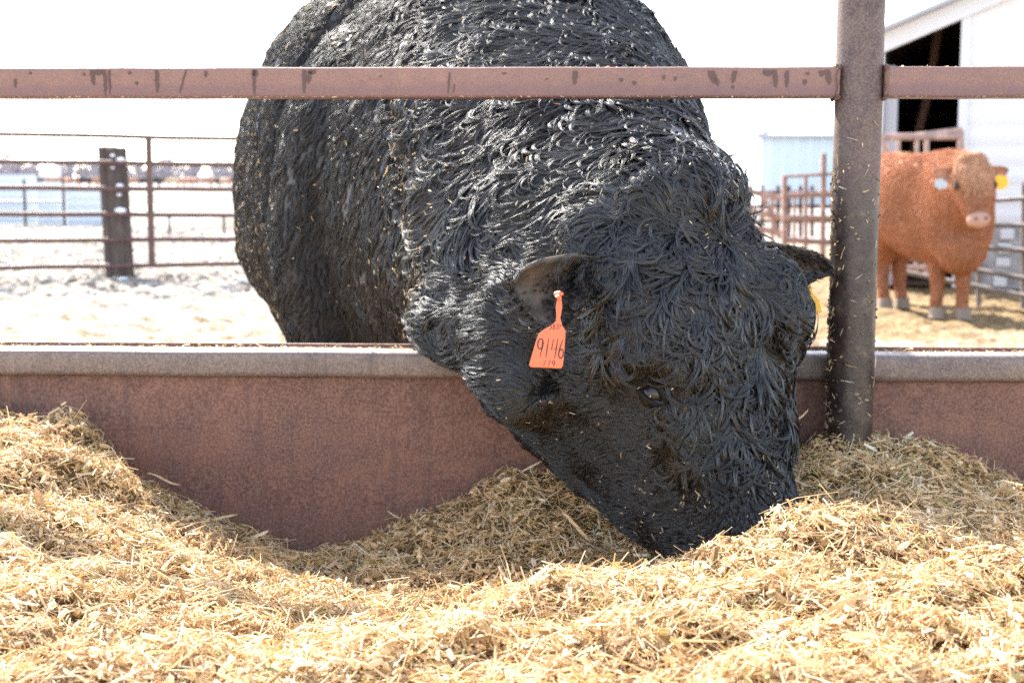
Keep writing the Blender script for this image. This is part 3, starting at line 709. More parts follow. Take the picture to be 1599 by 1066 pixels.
yt = [(q+17, w) for q, w in [(1240,442),(1247,438),(1252,458),(1262,468),(1266,487),(1256,492),(1225,495),(1218,475),(1232,462)]]
tag(yt, 2.2, M['tag_yellow'], 'yellow ear tag peeking out behind the black bull forehead', None, tilt=(.1, .1))

# ------------------------------------------------------------------ the hay
def pz(u, v, Y): return tuple(P(u, v, Y))
cps = [pz(*q) for q in (
 (-150,640,2.27),(0,652,2.27),(60,652,2.27),(140,667,2.27),(185,722,2.27),(260,782,2.27),(330,817,2.27),(420,852,2.27),(500,870,2.27),(540,852,2.27),(620,822,2.27),(700,792,2.27),(780,767,2.27),(850,737,2.27),(920,725,2.27),(1050,715,2.27),(1150,705,2.27),(1230,695,2.27),(1300,685,2.26),(1360,690,2.27),(1400,700,2.27),(1470,716,2.27),(1540,746,2.27),(1599,768,2.27),(1750,800,2.27),
 (-150,700,2.1),(0,690,2.12),(60,700,2.1),(130,740,2.05),(0,800,1.8),(150,830,1.85),(250,850,1.95),(0,900,1.5),(0,1060,1.2),(200,1060,1.2),(200,930,1.55),(300,900,1.8),(420,925,1.8),(400,1010,1.42),(500,950,1.82),(530,1060,1.22),(-200,900,1.5),(-200,1060,1.2),
 (560,900,2.10),(640,885,2.12),(760,835,2.16),(860,800,2.18),(960,850,2.14),(700,925,2.0),(800,905,2.03),(880,890,2.05),(560,965,1.88),(620,950,1.93),(950,880,2.06),(1050,905,2.02),(1140,900,2.0),(1230,830,2.02),(1180,760,2.1),
 (560,1000,1.50),(640,975,1.52),(700,955,1.52),(800,932,1.52),(900,914,1.52),(980,918,1.54),(1040,912,1.56),(1100,892,1.58),(1160,864,1.6),(1230,828,1.64),(1300,815,1.66),(1380,830,1.62),(1460,860,1.55),(1599,890,1.5),(1750,900,1.5),
 (1250,735,2.14),(1320,735,2.12),(1400,775,2.0),(1500,800,1.95),(1599,835,1.9),(1750,850,1.9),(1430,825,1.85),(1550,865,1.75),
 (700,1066,1.2),(900,1066,1.15),(1100,1066,1.15),(1300,1066,1.15),(1500,1066,1.15),(1750,1066,1.15),(900,985,1.32),(1150,960,1.36),(1350,960,1.34),(1550,985,1.3),(700,1010,1.34))]
cps += [(x, y, z) for x in (-2.2, -1.5, -1.0, 1.0, 1.5, 2.2) for y, z in ((2.26, .66), (1.8, .65), (1.4, .66), (1.1, .66))] + [(x, .75, .62) for x in np.linspace(-2.2, 2.2, 7)] + [(x, .35, .42) for x in np.linspace(-2.2, 2.2, 7)] 
cps = [c for i, c in enumerate(cps) if i < 90 or all(abs(c[0]-d[0]) + abs(c[1]-d[1]) > .22 for d in cps[:88])]
cps = np.array(cps)
def tps(r2): return .5*r2*np.log(r2 + 1e-9)
K_ = tps(((cps[:, None, :2]-cps[None, :, :2])**2).sum(-1)) + np.eye(len(cps))*2e-4
Pm = np.c_[np.ones(len(cps)), cps[:, :2]]; Am = np.block([[K_, Pm], [Pm.T, np.zeros((3, 3))]]); sol = np.linalg.solve(Am, np.r_[cps[:, 2], 0, 0, 0])
def hayz(x, y, fine=True):
    x = np.asarray(x, float); y = np.asarray(y, float); out = np.zeros(x.shape)
    q = np.c_[x.ravel(), y.ravel()]; res = np.empty(len(q))
    for i in range(0, len(q), 20000):
        w = q[i:i+20000]; res[i:i+20000] = tps(((w[:, None]-cps[None, :, :2])**2).sum(-1)) @ sol[:len(cps)] + sol[-3] + w @ sol[-2:]
    p3 = np.c_[q, np.zeros(len(q))]
    if fine: res += .010*snoise(p3, .16, 4) + .008*snoise(p3, .07, 5) + .0045*snoise(p3, .028, 6) - .008*np.maximum(snoise(p3, .10, 8)-.35, 0)*2
    return np.clip(res, .3, .74).reshape(x.shape)
HX0, HX1, HY0, HY1 = -1.9, 1.9, .35, 2.34
def inbasin(x, y):  # keep the heap on our side of the trough wall
    yl = y + x*math.tan(-YAW); return yl < 2.285
gx = np.linspace(HX0, HX1, 420); gy = np.linspace(HY0, 2.285, 230); GX, GY = np.meshgrid(gx, gy); GY = GY - GX*math.tan(-YAW)*np.clip((GY-.35)/1.9, 0, 1)
GZ = hayz(GX, GY) - .006
nx_, ny_ = len(gx), len(gy); I = (np.arange(ny_-1)[:, None]*nx_ + np.arange(nx_-1)[None, :]).ravel(); Fq = np.stack([I, I+1, I+nx_+1, I+nx_], 1)
def haybase_build(nt, b):
    N = NT(nt); co = N.coord(); a = N.noise(co, 90, 6, .75); a2 = N.noise(co, 14, 4, .6)
    c = N.ramp(a, [(.3, (.085,.05,.02)), (.5, (.21,.135,.055)), (.7, (.42,.29,.14))]); c = N.mix(N.ramp(a2, [(.45, BW(0)), (.7, BW(.5))]), c, (.16,.13,.04)); N.l(c, b.inputs['Base Color']); N.bump(a, b, 1, .01)
M['hay_base'] = mat('gap_shaded_hay_fines', rough=.9, spec=.2, build=haybase_build)  # packed fines, toned darker brown so gaps between straws look shaded
hay = link('hay', mesh_np('hay', np.c_[GX.ravel(), GY.ravel(), GZ.ravel()], Fq, True), M['hay_base'], None, kind='stuff', label='heaped golden chopped hay filling the trough', category='hay')
def straw_build(nt, b):
    N = NT(nt); at = N.n('Attribute'); at.attribute_name = 'tint'; co = N.coord(); a = N.noise(co, 500, 2)
    c = N.ramp(at.outputs['Fac'], [(0, (.10,.05,.02)), (.10, (.22,.13,.05)), (.22, (.42,.27,.115)), (.36, (.64,.41,.19)), (.52, (.79,.54,.28)), (.68, (.89,.67,.40)), (.80, (.90,.77,.55)), (.86, (.62,.35,.16)), (.93, (.40,.33,.11)), (.97, (.30,.32,.09)), (1, (.80,.74,.60))])
    c = N.mix(N.ramp(a, [(.4, BW(0)), (.7, BW(.25))]), c, (.3,.2,.08)); N.l(c, b.inputs['Base Color'])
    tr = N.n('BsdfTranslucent'); N.l(c, tr.inputs[0]); mx = N.n('MixShader'); mx.inputs[0].default_value = .22
    o = nt.nodes['Material Output']; N.l(b.outputs[0], mx.inputs[1]); N.l(tr.outputs[0], mx.inputs[2]); N.l(mx.outputs[0], o.inputs[0])
M['straw'] = mat('dry_straw', rough=.55, spec=.35, build=straw_build)
def straws(n, Lr, Wr, x, y, z, nrm, tilt, tint, lift, name, bend=.25, kind=3):
    """n bent ribbons (3 sections, v-folded), as one mesh"""
    Ln = Lr; Wn = Wr; th = rng.random(n)*6.283
    # mostly lying downslope-random, tangential to the heap
    a = np.stack([np.cos(th), np.sin(th), np.zeros(n)], 1) if kind == 3 else rng.normal(size=(n, 3)); a = unit(a - nrm*np.sum(a*nrm, 1)[:, None]); el = tilt
    d = unit(a*np.cos(el)[:, None] + nrm*np.sin(el)[:, None]); s = unit(np.cross(d, nrm + rng.normal(0, .45, (n, 3)))); u = np.cross(s, d)
    c = np.stack([x, y, z], 1) + nrm*lift[:, None]; bd = (rng.normal(0, bend, n)*Ln)[:, None]; fold = (.35*Wn)[:, None]
    V = np.empty((n, 9, 3)); 
    for i, t in enumerate((-.5, 0, .5)):
        m = c + d*(Ln*t)[:, None] + u*(bd*(.25-t*t)) + s*(bd*.6*(.25-t*t)); w = (Wn*.5*(1 if i == 1 else .62))[:, None]
        V[:, i*3] = m - s*w; V[:, i*3+1] = m + u*fold; V[:, i*3+2] = m + s*w
    b0 = (np.arange(n)*9)[:, None]; q = np.array([[0, 1, 4, 3], [1, 2, 5, 4], [3, 4, 7, 6], [4, 5, 8, 7]])
    Fs = (b0[:, :, None] + q[None]).reshape(-1, 4); me = mesh_np(name, V.reshape(-1, 3), Fs, False)
    at = me.attributes.new('tint', 'FLOAT', 'POINT'); at.data.foreach_set('value', np.repeat(tint, 9).astype(np.float32)); return me
def hay_normals(x, y):
    e = .012; zx = (hayz(x+e, y) - hayz(x-e, y))/(2*e); zy = (hayz(x, y+e) - hayz(x, y-e))/(2*e); return unit(np.stack([-zx, -zy, np.ones_like(zx)], 1))
def put(n, L0, L1, W0_, W1, tiltsd, liftmax, name, tb=(0, 1), near=True, bend=.2, yr_=(.8, 2.27)):
    y = yr_[0] + (yr_[1]-yr_[0])*rng.random(n)**.9; half = .18 + .40*y; x = (rng.random(n)*2-1)*half*1.12; k = inbasin(x, y-.006); x, y = x[k], y[k]; n = len(x)
    z = hayz(x, y); nr = hay_normals(x, y); p3 = np.c_[x, y, z]
    ln = L0 + (L1-L0)*rng.random(n)**2; w = W0_ + (W1-W0_)*rng.random(n)
    tint = tb[0] + (tb[1]-tb[0])*rng.random(n); tint = np.clip(tint + .10*snoise(p3, .12, 12), 0, 1)
    lf = liftmax*rng.random(n)**1.5
    me = straws(n, ln, w, x, y, z, nr, np.abs(rng.normal(0, tiltsd, n))*rng.choice([-1, 1], n, p=[.3, .7]), tint, lf, name, bend)
    return link(name, me, M['straw'], hay, kind='stuff')
QH = float(os.environ.get('HAYQ', '1'))
put(int(100000*QH), .006, .022, .0010, .0026, .30, .012, 'chaff', (.0, .85))
put(int(75000*QH), .015, .048, .0009, .0024, .30, .016, 'straw_bits', (.1, 1))
put(int(36000*QH), .007, .026,   .0026, .0082, .32, .014, 'straw_chips', (.15, .95), bend=.12)
put(int(1600*QH), .05, .11, .0012, .0022, .30, .018, 'long_stalks', (.35, .82), bend=.18)
put(int(520*QH), .018, .042, .005, .010, .25, .016, 'leaf_scraps', (.3, .84), bend=.2)

# ------------------------------------------------------------------ ground
def gpt(u, v):
    d = P(u, v, 1.0) - CAM; k = -CAM[2]/d[2]; return CAM + d*k
xs = np.concatenate([-np.geomspace(9, 2500, 40)[::-1], np.linspace(-8.9, 8.9, 260), np.geomspace(9, 2500, 40)])
ys = np.concatenate([-np.geomspace(3, 300, 12)[::-1], np.linspace(-2.8, 2.8, 12), np.linspace(3, 26, 330), np.geomspace(26.2, 3000, 70)])
GX2, GY2 = np.meshgrid(xs, ys); p3 = np.c_[GX2.ravel(), GY2.ravel(), np.zeros(GX2.size)]
near = (1-smooth(25, 60, p3[:, 1]))*(1-smooth(9, 20, np.abs(p3[:, 0])))
rough_ = smooth(8.5, 10.5, p3[:, 1])*(1-smooth(2.2, 3.6, p3[:, 0]))
gz = near*(.020*snoise(p3, 1.3, 1) + .012*snoise(p3, .5, 2) + (.008+.028*rough_)*np.abs(snoise(p3, .24, 3)) + .010*snoise(p3, .11, 5)) - .02
gn = len(xs); I = (np.arange(len(ys)-1)[:, None]*gn + np.arange(gn-1)[None, :]).ravel()
def ground_build(nt, b):
    N = NT(nt); co = N.coord(); sp = N.n('SeparateXYZ'); N.l(co, sp.inputs[0]); x, y = sp.outputs[0], sp.outputs[1]
    n1 = N.noise(co, 1.1, 6, .6); n2 = N.noise(co, 5.0, 6, .65); n3 = N.noise(co, 24, 5, .7)
    snow = N.ramp(N.math('ADD', N.math('MULTIPLY', n2, .6), N.math('MULTIPLY', n3, .4)), [(.38, (.10,.065,.04)), (.45, (.20,.14,.085)), (.52, (.33,.27,.21)), (.60, (.52,.49,.46))])
    mud = N.ramp(N.math('ADD', N.math('MULTIPLY', n2, .45), N.math('MULTIPLY', n3, .55)), [(.38, (.13,.10,.075)), (.48, (.21,.18,.15)), (.56, (.34,.31,.28)), (.66, (.55,.54,.53))])
    straw = N.ramp(N.math('ADD', N.math('MULTIPLY', n2, .4), N.math('MULTIPLY', n3, .6)), [(.38, (.06,.04,.02)), (.47, (.16,.105,.05)), (.56, (.28,.19,.095)), (.66, (.42,.31,.18))])
    yy = N.math('ADD', y, N.math('MULTIPLY', N.math('SUBTRACT', n1, .5), 2.5)); xx = N.math('ADD', x, N.math('MULTIPLY', N.math('SUBTRACT', n1, .5), 1.5))
    c = N.mix(N.ramp(N.math('DIVIDE', yy, 40), [(.285, BW(0)), (.32, BW(1))]), snow, mud)
    rightm = N.math('MULTIPLY', N.ramp(N.math('DIVIDE', xx, 10), [(.16, BW(0)), (.22, BW(1))]), N.ramp(N.math('DIVIDE', yy, 40), [(.235, BW(0)), (.26, BW(1)), (.50, BW(1)), (.62, BW(0))]))
    c = N.mix(rightm, c, straw)
    far = N.ramp(N.noise(N.coord((.35, .03, 1)), 1.0, 5, .6), [(.35, (.15,.12,.09)), (.5, (.21,.18,.155)), (.64, (.42,.41,.42))])
    c = N.mix(N.ramp(N.math('DIVIDE', y, 100), [(.22, BW(0)), (.32, BW(1))]), c, far)
    N.l(c, b.inputs['Base Color']); N.bump(n3, b, .6, .03)
M['ground'] = mat('snowy_feedlot_ground', rough=.9, spec=.2, build=ground_build)
link('ground', mesh_np('ground', np.c_[p3[:, :2], gz], np.stack([I, I+1, I+gn+1, I+gn], 1), True), M['ground'], None, kind='structure', label='snowy straw littered frozen feedlot ground')
# frozen clods
n = 15000; yy = 13.2 + 20*rng.random(n)**1.5; xx = (rng.random(n)*2-1)*(.5+.42*yy); k = ~((xx > 2.0) & (yy > 8)); xx, yy = xx[k], yy[k]; n = len(xx)
r = (.012 + .026*rng.random(n)**2); base = np.array([[1,0,0],[-1,0,0],[0,1,0],[0,-1,0],[0,0,1],[0,0,-.5],[.6,.6,.6],[-.6,.6,.5],[.6,-.6,.5],[-.6,-.6,.6]])
tri = np.array([[0,6,4],[6,2,4],[2,7,4],[7,1,4],[1,9,4],[9,3,4],[3,8,4],[8,0,4],[0,2,6],[2,1,7],[1,3,9],[3,0,8]])
V = base[None]*(r[:, None, None]*(.75+.5*rng.random((n, 10, 3)))) + np.c_[xx, yy, np.full(n, .0) + .25*r][:, None]
Fs = (np.arange(n)*10)[:, None, None] + tri[None]
def clod_build(nt, b):
    N = NT(nt); g = N.n('NewGeometry'); sp = N.n('SeparateXYZ'); N.l(g.outputs['Normal'], sp.inputs[0]); a = N.noise(N.coord(), 3, 5, .7)
    f = N.ramp(N.math('ADD', sp.outputs[2], N.math('MULTIPLY', N.math('SUBTRACT', a, .5), 1.6)), [(.55, BW(0)), (.75, BW(1))])
    N.l(N.mix(f, (.21,.17,.13), (.46,.43,.40)), b.inputs['Base Color'])
M['clod'] = mat('frozen_mud_clods', rough=.9, build=clod_build)
link('frozen_mud_clods', mesh_np('clods', V.reshape(-1, 3), Fs.reshape(-1, 3), False), M['clod'], None, kind='stuff', label='frozen mud clods scattered over the pen', category='mud clods')

# ------------------------------------------------------------------ left: pipe fence, timber post, blue panels, far herd, bare trees
def steel(name, c, r=.5):
    def f(nt, b):
        N = NT(nt); a = N.noise(N.coord(), 9, 5, .65)
        N.l(N.ramp(a, [(.35, tuple(x*.6 for x in c)), (.6, c), (.75, tuple(min(1, x*1.5) for x in c))]), b.inputs['Base Color'])
    return mat(name, rough=r, build=f)
M['fence'] = steel('brown_fence_pipe', (.12,.06,.05)); M['pinkpipe'] = steel('sun_bleached_pipe', (.50,.33,.28)); M['greypipe'] = steel('grey_fence_pipe', (.24,.20,.19)); M['darkpipe'] = steel('dark_thin_pipe', (.07,.06,.06))
def zat(v, Y): return float(P(800, v, Y)[2])
fl = empty('pipe_fence', (P(232, 300, 15.3)[0], 15.3, 0), label='six rail brown steel pipe fence behind the black bull on the left', category='fence')
bpy.context.view_layer.update()
for v0, v1 in ((209,217), (252,257), (293,296), (334,336), (376,373), (418,412)):
    a = P(-420, v0-(v1-v0)*420/360, 14.5); c = P(360, v1, 16.0); d = c-a; pts = [a + d*t for t in np.linspace(0, 1.6, 14)]
    b = MB(); b.tube([p + np.array([0, 0, .004*math.sin(i*2.2+v0)]) for i, p in enumerate(pts)], .027, 12); under(b.obj('rail', M['fence'], None), fl)
for u, yy_ in ((232, 15.45), (640, 16.9), (-330, 14.7)):
    b = MB(); t = P(u, 214, yy_); bt = P(u+6, 416, yy_); b.box((t[0]-.032, yy_-.03, max(.02, zat(417, yy_))), (t[0]+.032, yy_+.03, zat(214, yy_)), .006); under(b.obj('upright', M['fence'], None), fl)
def wood_build(nt, b):
    N = NT(nt); a = N.noise(N.coord((14, 14, 1.2)), 1.0, 6, .65); a2 = N.noise(N.coord(), 12, 4)
    c = N.ramp(a, [(.35, (.045,.032,.03)), (.55, (.10,.075,.065)), (.7, (.20,.15,.12))]); c = N.mix(N.ramp(a2, [(.5, BW(0)), (.7, BW(.6))]), c, (.05,.035,.035)); N.l(c, b.inputs['Base Color']); N.bump(a, b, .8, .02)
M['tie'] = mat('weathered_timber', rough=.85, build=wood_build)
M['snow'] = mat('clean_snow', base=(.85,.87,.92), rough=.7)
wp = P(184, 440, 15.75); top = zat(229, 15.75)
wpo = empty('timber_post', (wp[0], 15.75, 0), label='square weathered timber post behind the left pipe fence with snow caught on it', category='post')
bpy.context.view_layer.update()
b = MB(); Mx = Matrix.Translation((wp[0]+.0, 15.85, 0)) @ Matrix.Rotation(R(-24), 4, 'Z') @ Matrix.Rotation(R(-2.3), 4, 'Y')
b.box((-.115, -.12, -.2), (-.012, .12, top), .012, Mx); b.box((-.018, -.12, -.2), (.115, .118, top-.015), .012, Mx); under(b.obj('timber', M['tie'], None), wpo)
for u, v, rr in ((188,250,.035),(187,290,.03),(188,329,.045),(176,243,.018),(176,262,.016),(186,304,.02)):
    c = P(u, v, 15.66); b = MB(); b.add(*blob(c, (X*rr*1.4, Y_*rr, Z*rr*.75), 12, 8)); under(b.obj('snow_lump', M['snow'], None), wpo)
c = P(193, 441, 15.5); b = MB(); b.add(*blob(c, (X*.09, Y_*.08, Z*.06), 16, 10)); b.obj('snow_lump', M['snow'], None, label='small heap of snow at the foot of the timber post', category='snow')
# low fences further out
def low_fence(us, vt, vb, lab, rails, th=.03, m='darkpipe', ext=(-200, 0)):
    Y0 = 1.1*F/(vb-281); o = empty('low_fence', (P(us[0], vb, Y0)[0], Y0, 0), label=lab, category='fence'); bpy.context.view_layer.update()
    for u in us: x = P(u, vb, Y0)[0]; b = MB(); b.tube([(x, Y0, -.03), (x, Y0, zat(vt, Y0))], th, 8); under(b.obj('post', M[m], None), o)
    for vr in rails: b = MB(); b.tube([(P(ext[0], vr, Y0)[0], Y0, zat(vr, Y0)), (P(ext[1], vr, Y0)[0], Y0, zat(vr, Y0))], th*.7, 8); under(b.obj('rail', M[m], None), o)
low_fence([-60, 40, 101], 281, 354, 'low dark pipe fence standing before the pale blue panels', [294, 316], .035, ext=(-140, 101))
low_fence([180, 265, 350, 440], 337, 366, 'knee high dark fence out in the snow beside the black bull', [337], .028, ext=(175, 460))
def ribbed(x0, x1, y, z0, z1, pitch, depth, axis='z'):
    """corrugated sheet facing -y; ribs run along x (axis z) or stand upright (axis x)"""
    V = []; Fs = []
    if axis == 'z':
        n = max(4, int((z1-z0)/pitch*4)); 
        for i in range(n+1):
            z = z0 + (z1-z0)*i/n; d = depth*math.sin(i*math.pi/2+.4)
            for x in (x0, x1): V.append((x, y+d, z))
        m = 2
        for i in range(n): Fs.append((2*i, 2*i+1, 2*i+3, 2*i+2))
        o = len(V); V += [(x, y+.05, z) for z in (z0, z1) for x in (x0, x1)]; Fs += [(o, o+2, o+3, o+1), (0, o, o+1, 1), (2*n, 2*n+1, o+3, o+2), (0, 2*n, o+2, o), (1, o+1, o+3, 2*n+1)]
    else:
        n = max(4, int((x1-x0)/pitch*4))
        for i in range(n+1):
            x = x0 + (x1-x0)*i/n; d = depth*math.sin(i*math.pi/2+.4)
            for z in (z0, z1): V.append((x, y+d, z))
        for i in range(n): Fs.append((2*i, 2*i+2, 2*i+3, 2*i+1))
        o = len(V); V += [(x, y+.05, z) for z in (z0, z1) for x in (x0, x1)]; Fs += [(o, o+2, o+3, o+1)]
    return V, Fs
M['bluesheet'] = mat('pale_blue_painted_sheet', base=(.62,.67,.72), rough=.5)
M['white_sheet'] = mat('white_painted_steel', base=(.78,.77,.77), rough=.5)
for u0, u1, vt, yb, lab in ((-190, 57, 274, 35.0, 'tallest pale blue ribbed windbreak panel at the left edge'), (57, 103, 285, 34.5, 'narrow pale blue ribbed windbreak panel between two dark posts'), (103, 171, 296, 34.0, 'low pale blue ribbed windbreak panel reaching the timber post')):
    x0, x1 = P(u0, 300, yb)[0], P(u1, 300, yb)[0]; o = empty('windbreak_panel', ((x0+x1)/2, yb, 0), label=lab, category='panel', group='pale blue windbreak panels'); bpy.context.view_layer.update()
    b = MB(); b.add(*ribbed(x0+.01, x1-.01, yb, .0, zat(vt, yb), .18, .014)); under(b.obj('sheet', M['bluesheet'], None, False), o)
    b = MB(); b.box((x0, yb-.03, .30), (x1, yb-.018, .33)); under(b.obj('batten', M['greypipe'], None, False), o)
# far cattle
def cow_mesh(seed):
    r_ = random.Random(seed); b = MB()
    b.add(*loft([((-.95, 0, 1.05), Y_*.18, Z*.22, 1), ((-.75, 0, 1.05), Y_*.30, Z*.33, 1), ((0, 0, 1.0), Y_*.36, Z*.40, 1), ((.6, 0, 1.05), Y_*.28, Z*.38, 1), ((.95, 0, 1.05), Y_*.16, Z*.24, 1)], 10, 2))
    if r_.random() < .5: b.add(*loft([((.8, 0, 1.1), Y_*.16, Z*.22, 1), ((1.15, 0, 1.25), Y_*.12, Z*.16, 1), ((1.3, 0, 1.28), Y_*.12, Z*.14, 1), ((1.55, 0, 1.1), Y_*.08, Z*.09, 1)], 8, 2))
    else: b.add(*loft([((.8, 0, 1.05), Y_*.16, Z*.2, 1), ((1.15, 0, .8), Y_*.12, Z*.15, 1), ((1.3, 0, .6), Y_*.12, Z*.13, 1), ((1.42, 0, .35), Y_*.08, Z*.09, 1)], 8, 2))
    for x in (-.75, .65):
        for y in (-.17, .17): b.tube([(x, y, .95), (x+.04, y, .5), (x, y, 0)], [.13, .075, .06], 6)
    b.tube([(-.95, 0, 1.2), (-1.08, 0, .9), (-1.06, 0, .5)], .03, 5)
    return b.mesh('cow', True)
def coat(name, c, r=.75):
    def f(nt, b):
        N = NT(nt); N.l(N.ramp(N.noise(N.coord(), 5, 4), [(.35, tuple(x*.7 for x in c)), (.65, tuple(min(1, x*1.3) for x in c))]), b.inputs['Base Color'])
    return mat(name, rough=r, build=f)
M['redcow'] = coat('red_brown_coat', (.40,.20,.13)); M['blackcow'] = coat('black_coat', (.045,.038,.04)); M['tancow'] = coat('tan_coat', (.55,.40,.28))
cms = {}
for k, m in (('red', 'redcow'), ('black', 'blackcow'), ('tan', 'tancow')):
    for i in (1, 2): me = cow_mesh(i*3+len(k)); me.materials.append(M[m]); cms[k, i] = me
u = 60
while u < 420:
    Yc = random.uniform(195, 235); k = random.choices(['red', 'black', 'tan'], [.55, .3, .15])[0]
    if 60 < u < 120: k = 'red'
    p = P(u, 290, Yc); o = bpy.data.objects.new('distant_cow', cms[k, random.choice((1, 2))]); COL.objects.link(o)
    o.location = (p[0], Yc, -.02); o.rotation_euler = (0, 0, random.choice((0, math.pi)) + random.gauss(0, .4)); o.scale = (1.0,)*3
    o['label'] = {'red': 'tiny far red brown cow in the herd line under the bare trees', 'black': 'tiny far black cow in the herd line under the bare trees', 'tan': 'tiny far pale tan cow in the herd line under the bare trees'}[k]
    o['category'] = 'cow'; o['group'] = {'red': 'far red brown cattle', 'black': 'far black cattle', 'tan': 'far tan cattle'}[k]
    u += random.uniform(9, 20)
# bare trees: forks of tapering strips
def tree_pts(mb, base, h, r_):
    def br(p, d, ln, w, lev):
        q = p + d*ln; s = unit(np.cross(d, [0, 1, 0])); mb.add([p-s*w, p+s*w, q+s*w*.6, q-s*w*.6], [(0, 1, 2, 3)])
        s2 = unit(np.cross(d, [1, 0, 0])); mb.add([p-s2*w, p+s2*w, q+s2*w*.6, q-s2*w*.6], [(0, 1, 2, 3)])
        if lev == 0: return
        for i in range(3 if lev > 1 else 3):
            t = r_.uniform(.45, 1); dd = unit(d + np.array([r_.gauss(0, .5), r_.gauss(0, .5), r_.uniform(0, .3)])); br(p + d*ln*t, dd, ln*r_.uniform(.5, .75), w*.6, lev-1)
    br(np.array(base, float), unit(np.array([r_.gauss(0, .06), 0, 1.])), h*.42, h*.078, 4)
M['bark'] = mat('haze_toned_bark', base=(.40,.37,.40), rough=.9)  # pale lavender-grey stands in for distance haze, painted into the bark colour
tmeshes = []
for i in range(5):
    b = MB(); tree_pts(b, (0, 0, 0), 10, random.Random(i+20)); tmeshes.append(b.mesh('bare_tree'))
allV = []; allF = []; off = 0
tv = []; 
for me in tmeshes:
    v_ = np.empty(len(me.vertices)*3, np.float32); me.vertices.foreach_get('co', v_); f_ = np.empty(len(me.loops), np.int32); me.loops.foreach_get('vertex_index', f_); tv.append((v_.reshape(-1, 3), f_.reshape(-1, 4)))
for i in range(620):
    v_, f_ = tv[i % 5]; Yt = random.uniform(380, 640); x = random.uniform(-.42, .42)*Yt; h = random.uniform(.55, 1.0)*(Yt/500)
    if random.random() < .04 : h *= 1.35
    a = random.uniform(0, 6.28); c_, s_ = math.cos(a), math.sin(a); w = v_ * h; w = np.c_[w[:, 0]*c_-w[:, 1]*s_, w[:, 0]*s_+w[:, 1]*c_, w[:, 2]] + np.array([x, Yt, 0]); allV.append(w); allF.append(f_+off); off += len(v_)
for i in range(600):
    v_, f_ = tv[i % 5]; f_ = f_[:170]; Yt = random.uniform(360, 460); x = random.uniform(-.42, .42)*Yt; h = random.uniform(.30, .55); a = random.uniform(0, 6.28); c_, s_ = math.cos(a), math.sin(a)
    w = v_ * h * np.array([1.6, 1.6, 1]); w = np.c_[w[:, 0]*c_-w[:, 1]*s_, w[:, 0]*s_+w[:, 1]*c_, w[:, 2]] + np.array([x, Yt, 0]); allV.append(w); allF.append(f_+off); off += len(v_)
link('treeline', mesh_np('treeline', np.concatenate(allV), np.concatenate(allF)), M['bark'], None, kind='stuff', label='hazy line of bare trees along the far horizon', category='trees')
# white farm sheds beyond the herd
for u, v0, w, hgt, lab in ((318, 268, 14, 3.0, 'small white farm shed above the far herd near the bull'), (72, 262, 22, 5.5, 'larger white farm shed among the bare trees at left')):
    Ys = 340; x = P(u, 281, Ys)[0]; o = empty('farm_shed', (x, Ys, 0), label=lab, category='shed'); bpy.context.view_layer.update(); ww = w*Ys/F/2
    b = MB(); b.box((x-ww, Ys, 0), (x+ww, Ys+6, hgt*.65)); under(b.obj('wall', M['white_sheet'], None, False), o)
    b = MB(); b.add([(x-ww-.2, Ys-.3, hgt*.65), (x+ww+.2, Ys-.3, hgt*.65), (x+ww+.2, Ys+6.3, hgt*.65), (x-ww-.2, Ys+6.3, hgt*.65), (x-ww-.2, Ys+3, hgt), (x+ww+.2, Ys+3, hgt)], [(0,1,5,4), (2,3,4,5), (0,4,3), (1,2,5), (0,3,2,1)]); under(b.obj('roof', M['white_sheet'], None, False), o)

# ------------------------------------------------------------------ right: open barn
BY = 15.0; BR = R(-17)
_b0 = P(1366, 300, BY); BX = np.array([math.cos(BR), math.sin(BR), 0]); BN = np.array([-math.sin(BR), math.cos(BR), 0]); BO = np.array([_b0[0], BY, 0])
def bx3(u, v, dy=0):
    """barn-front coordinates (along, depth, height) of photo pixel (u, v)"""
    d = P(u, v, 1.0) - CAM; o = BO + BN*dy; k = ((o-CAM) @ BN)/(d @ BN); q = CAM + d*k - BO; return np.array([q @ BX, dy, q[2]])
barn = empty('white_barn', BO, BR, label='open fronted white sheet metal barn behind the red bull', category='barn')
xl, xj0, xj1, xr = 0.0, bx3(1503, 0)[0], bx3(1518, 0)[0], 7.0
ra, rb = bx3(1365, 56), bx3(1490, 2); slope = (rb[2]-ra[2])/(rb[0]-ra[0]); zl = ra[2]
roofz = lambda x: zl + slope*(x-xl)
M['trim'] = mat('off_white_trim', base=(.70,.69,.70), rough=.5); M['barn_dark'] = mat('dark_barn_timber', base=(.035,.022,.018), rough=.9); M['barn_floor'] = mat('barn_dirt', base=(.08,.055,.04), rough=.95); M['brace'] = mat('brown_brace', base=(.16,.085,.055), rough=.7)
M['lav'] = mat('grey_post_sheet', base=(.42,.42,.46), rough=.6)
def slab(pts, y0, y1):
    n = len(pts); V = [(x, y0, z) for x, z in pts] + [(x, y1, z) for x, z in pts]
    return V, [tuple(range(n))[::-1], tuple(range(n, 2*n))] + [(k, (k+1) % n, n+(k+1) % n, n+k) for k in range(n)]
def bpart(name, m, *slabs, sm=False):
    b = MB()
    for q in slabs:
        if q[0] == 'box': b.box(q[1], q[2], q[3] if len(q) > 3 else 0)
        elif q[0] == 'tube': b.tube(q[1], q[2], 8)
        else: b.add(*slab(*q))
    return b.obj(name, M[m], barn, sm)
zz = np.arange(0, 6.6, .05); V = []; Fs = []
for i, z in enumerate(zz):
    x0_ = max(xj1, xl + (z-zl)/slope + .35); d = .006*math.sin(i*math.pi/2+.4); V += [(x0_, d, z), (max(xr, x0_), d, z)]
for i in range(len(zz)-1): Fs.append((2*i, 2*i+1, 2*i+3, 2*i+2))
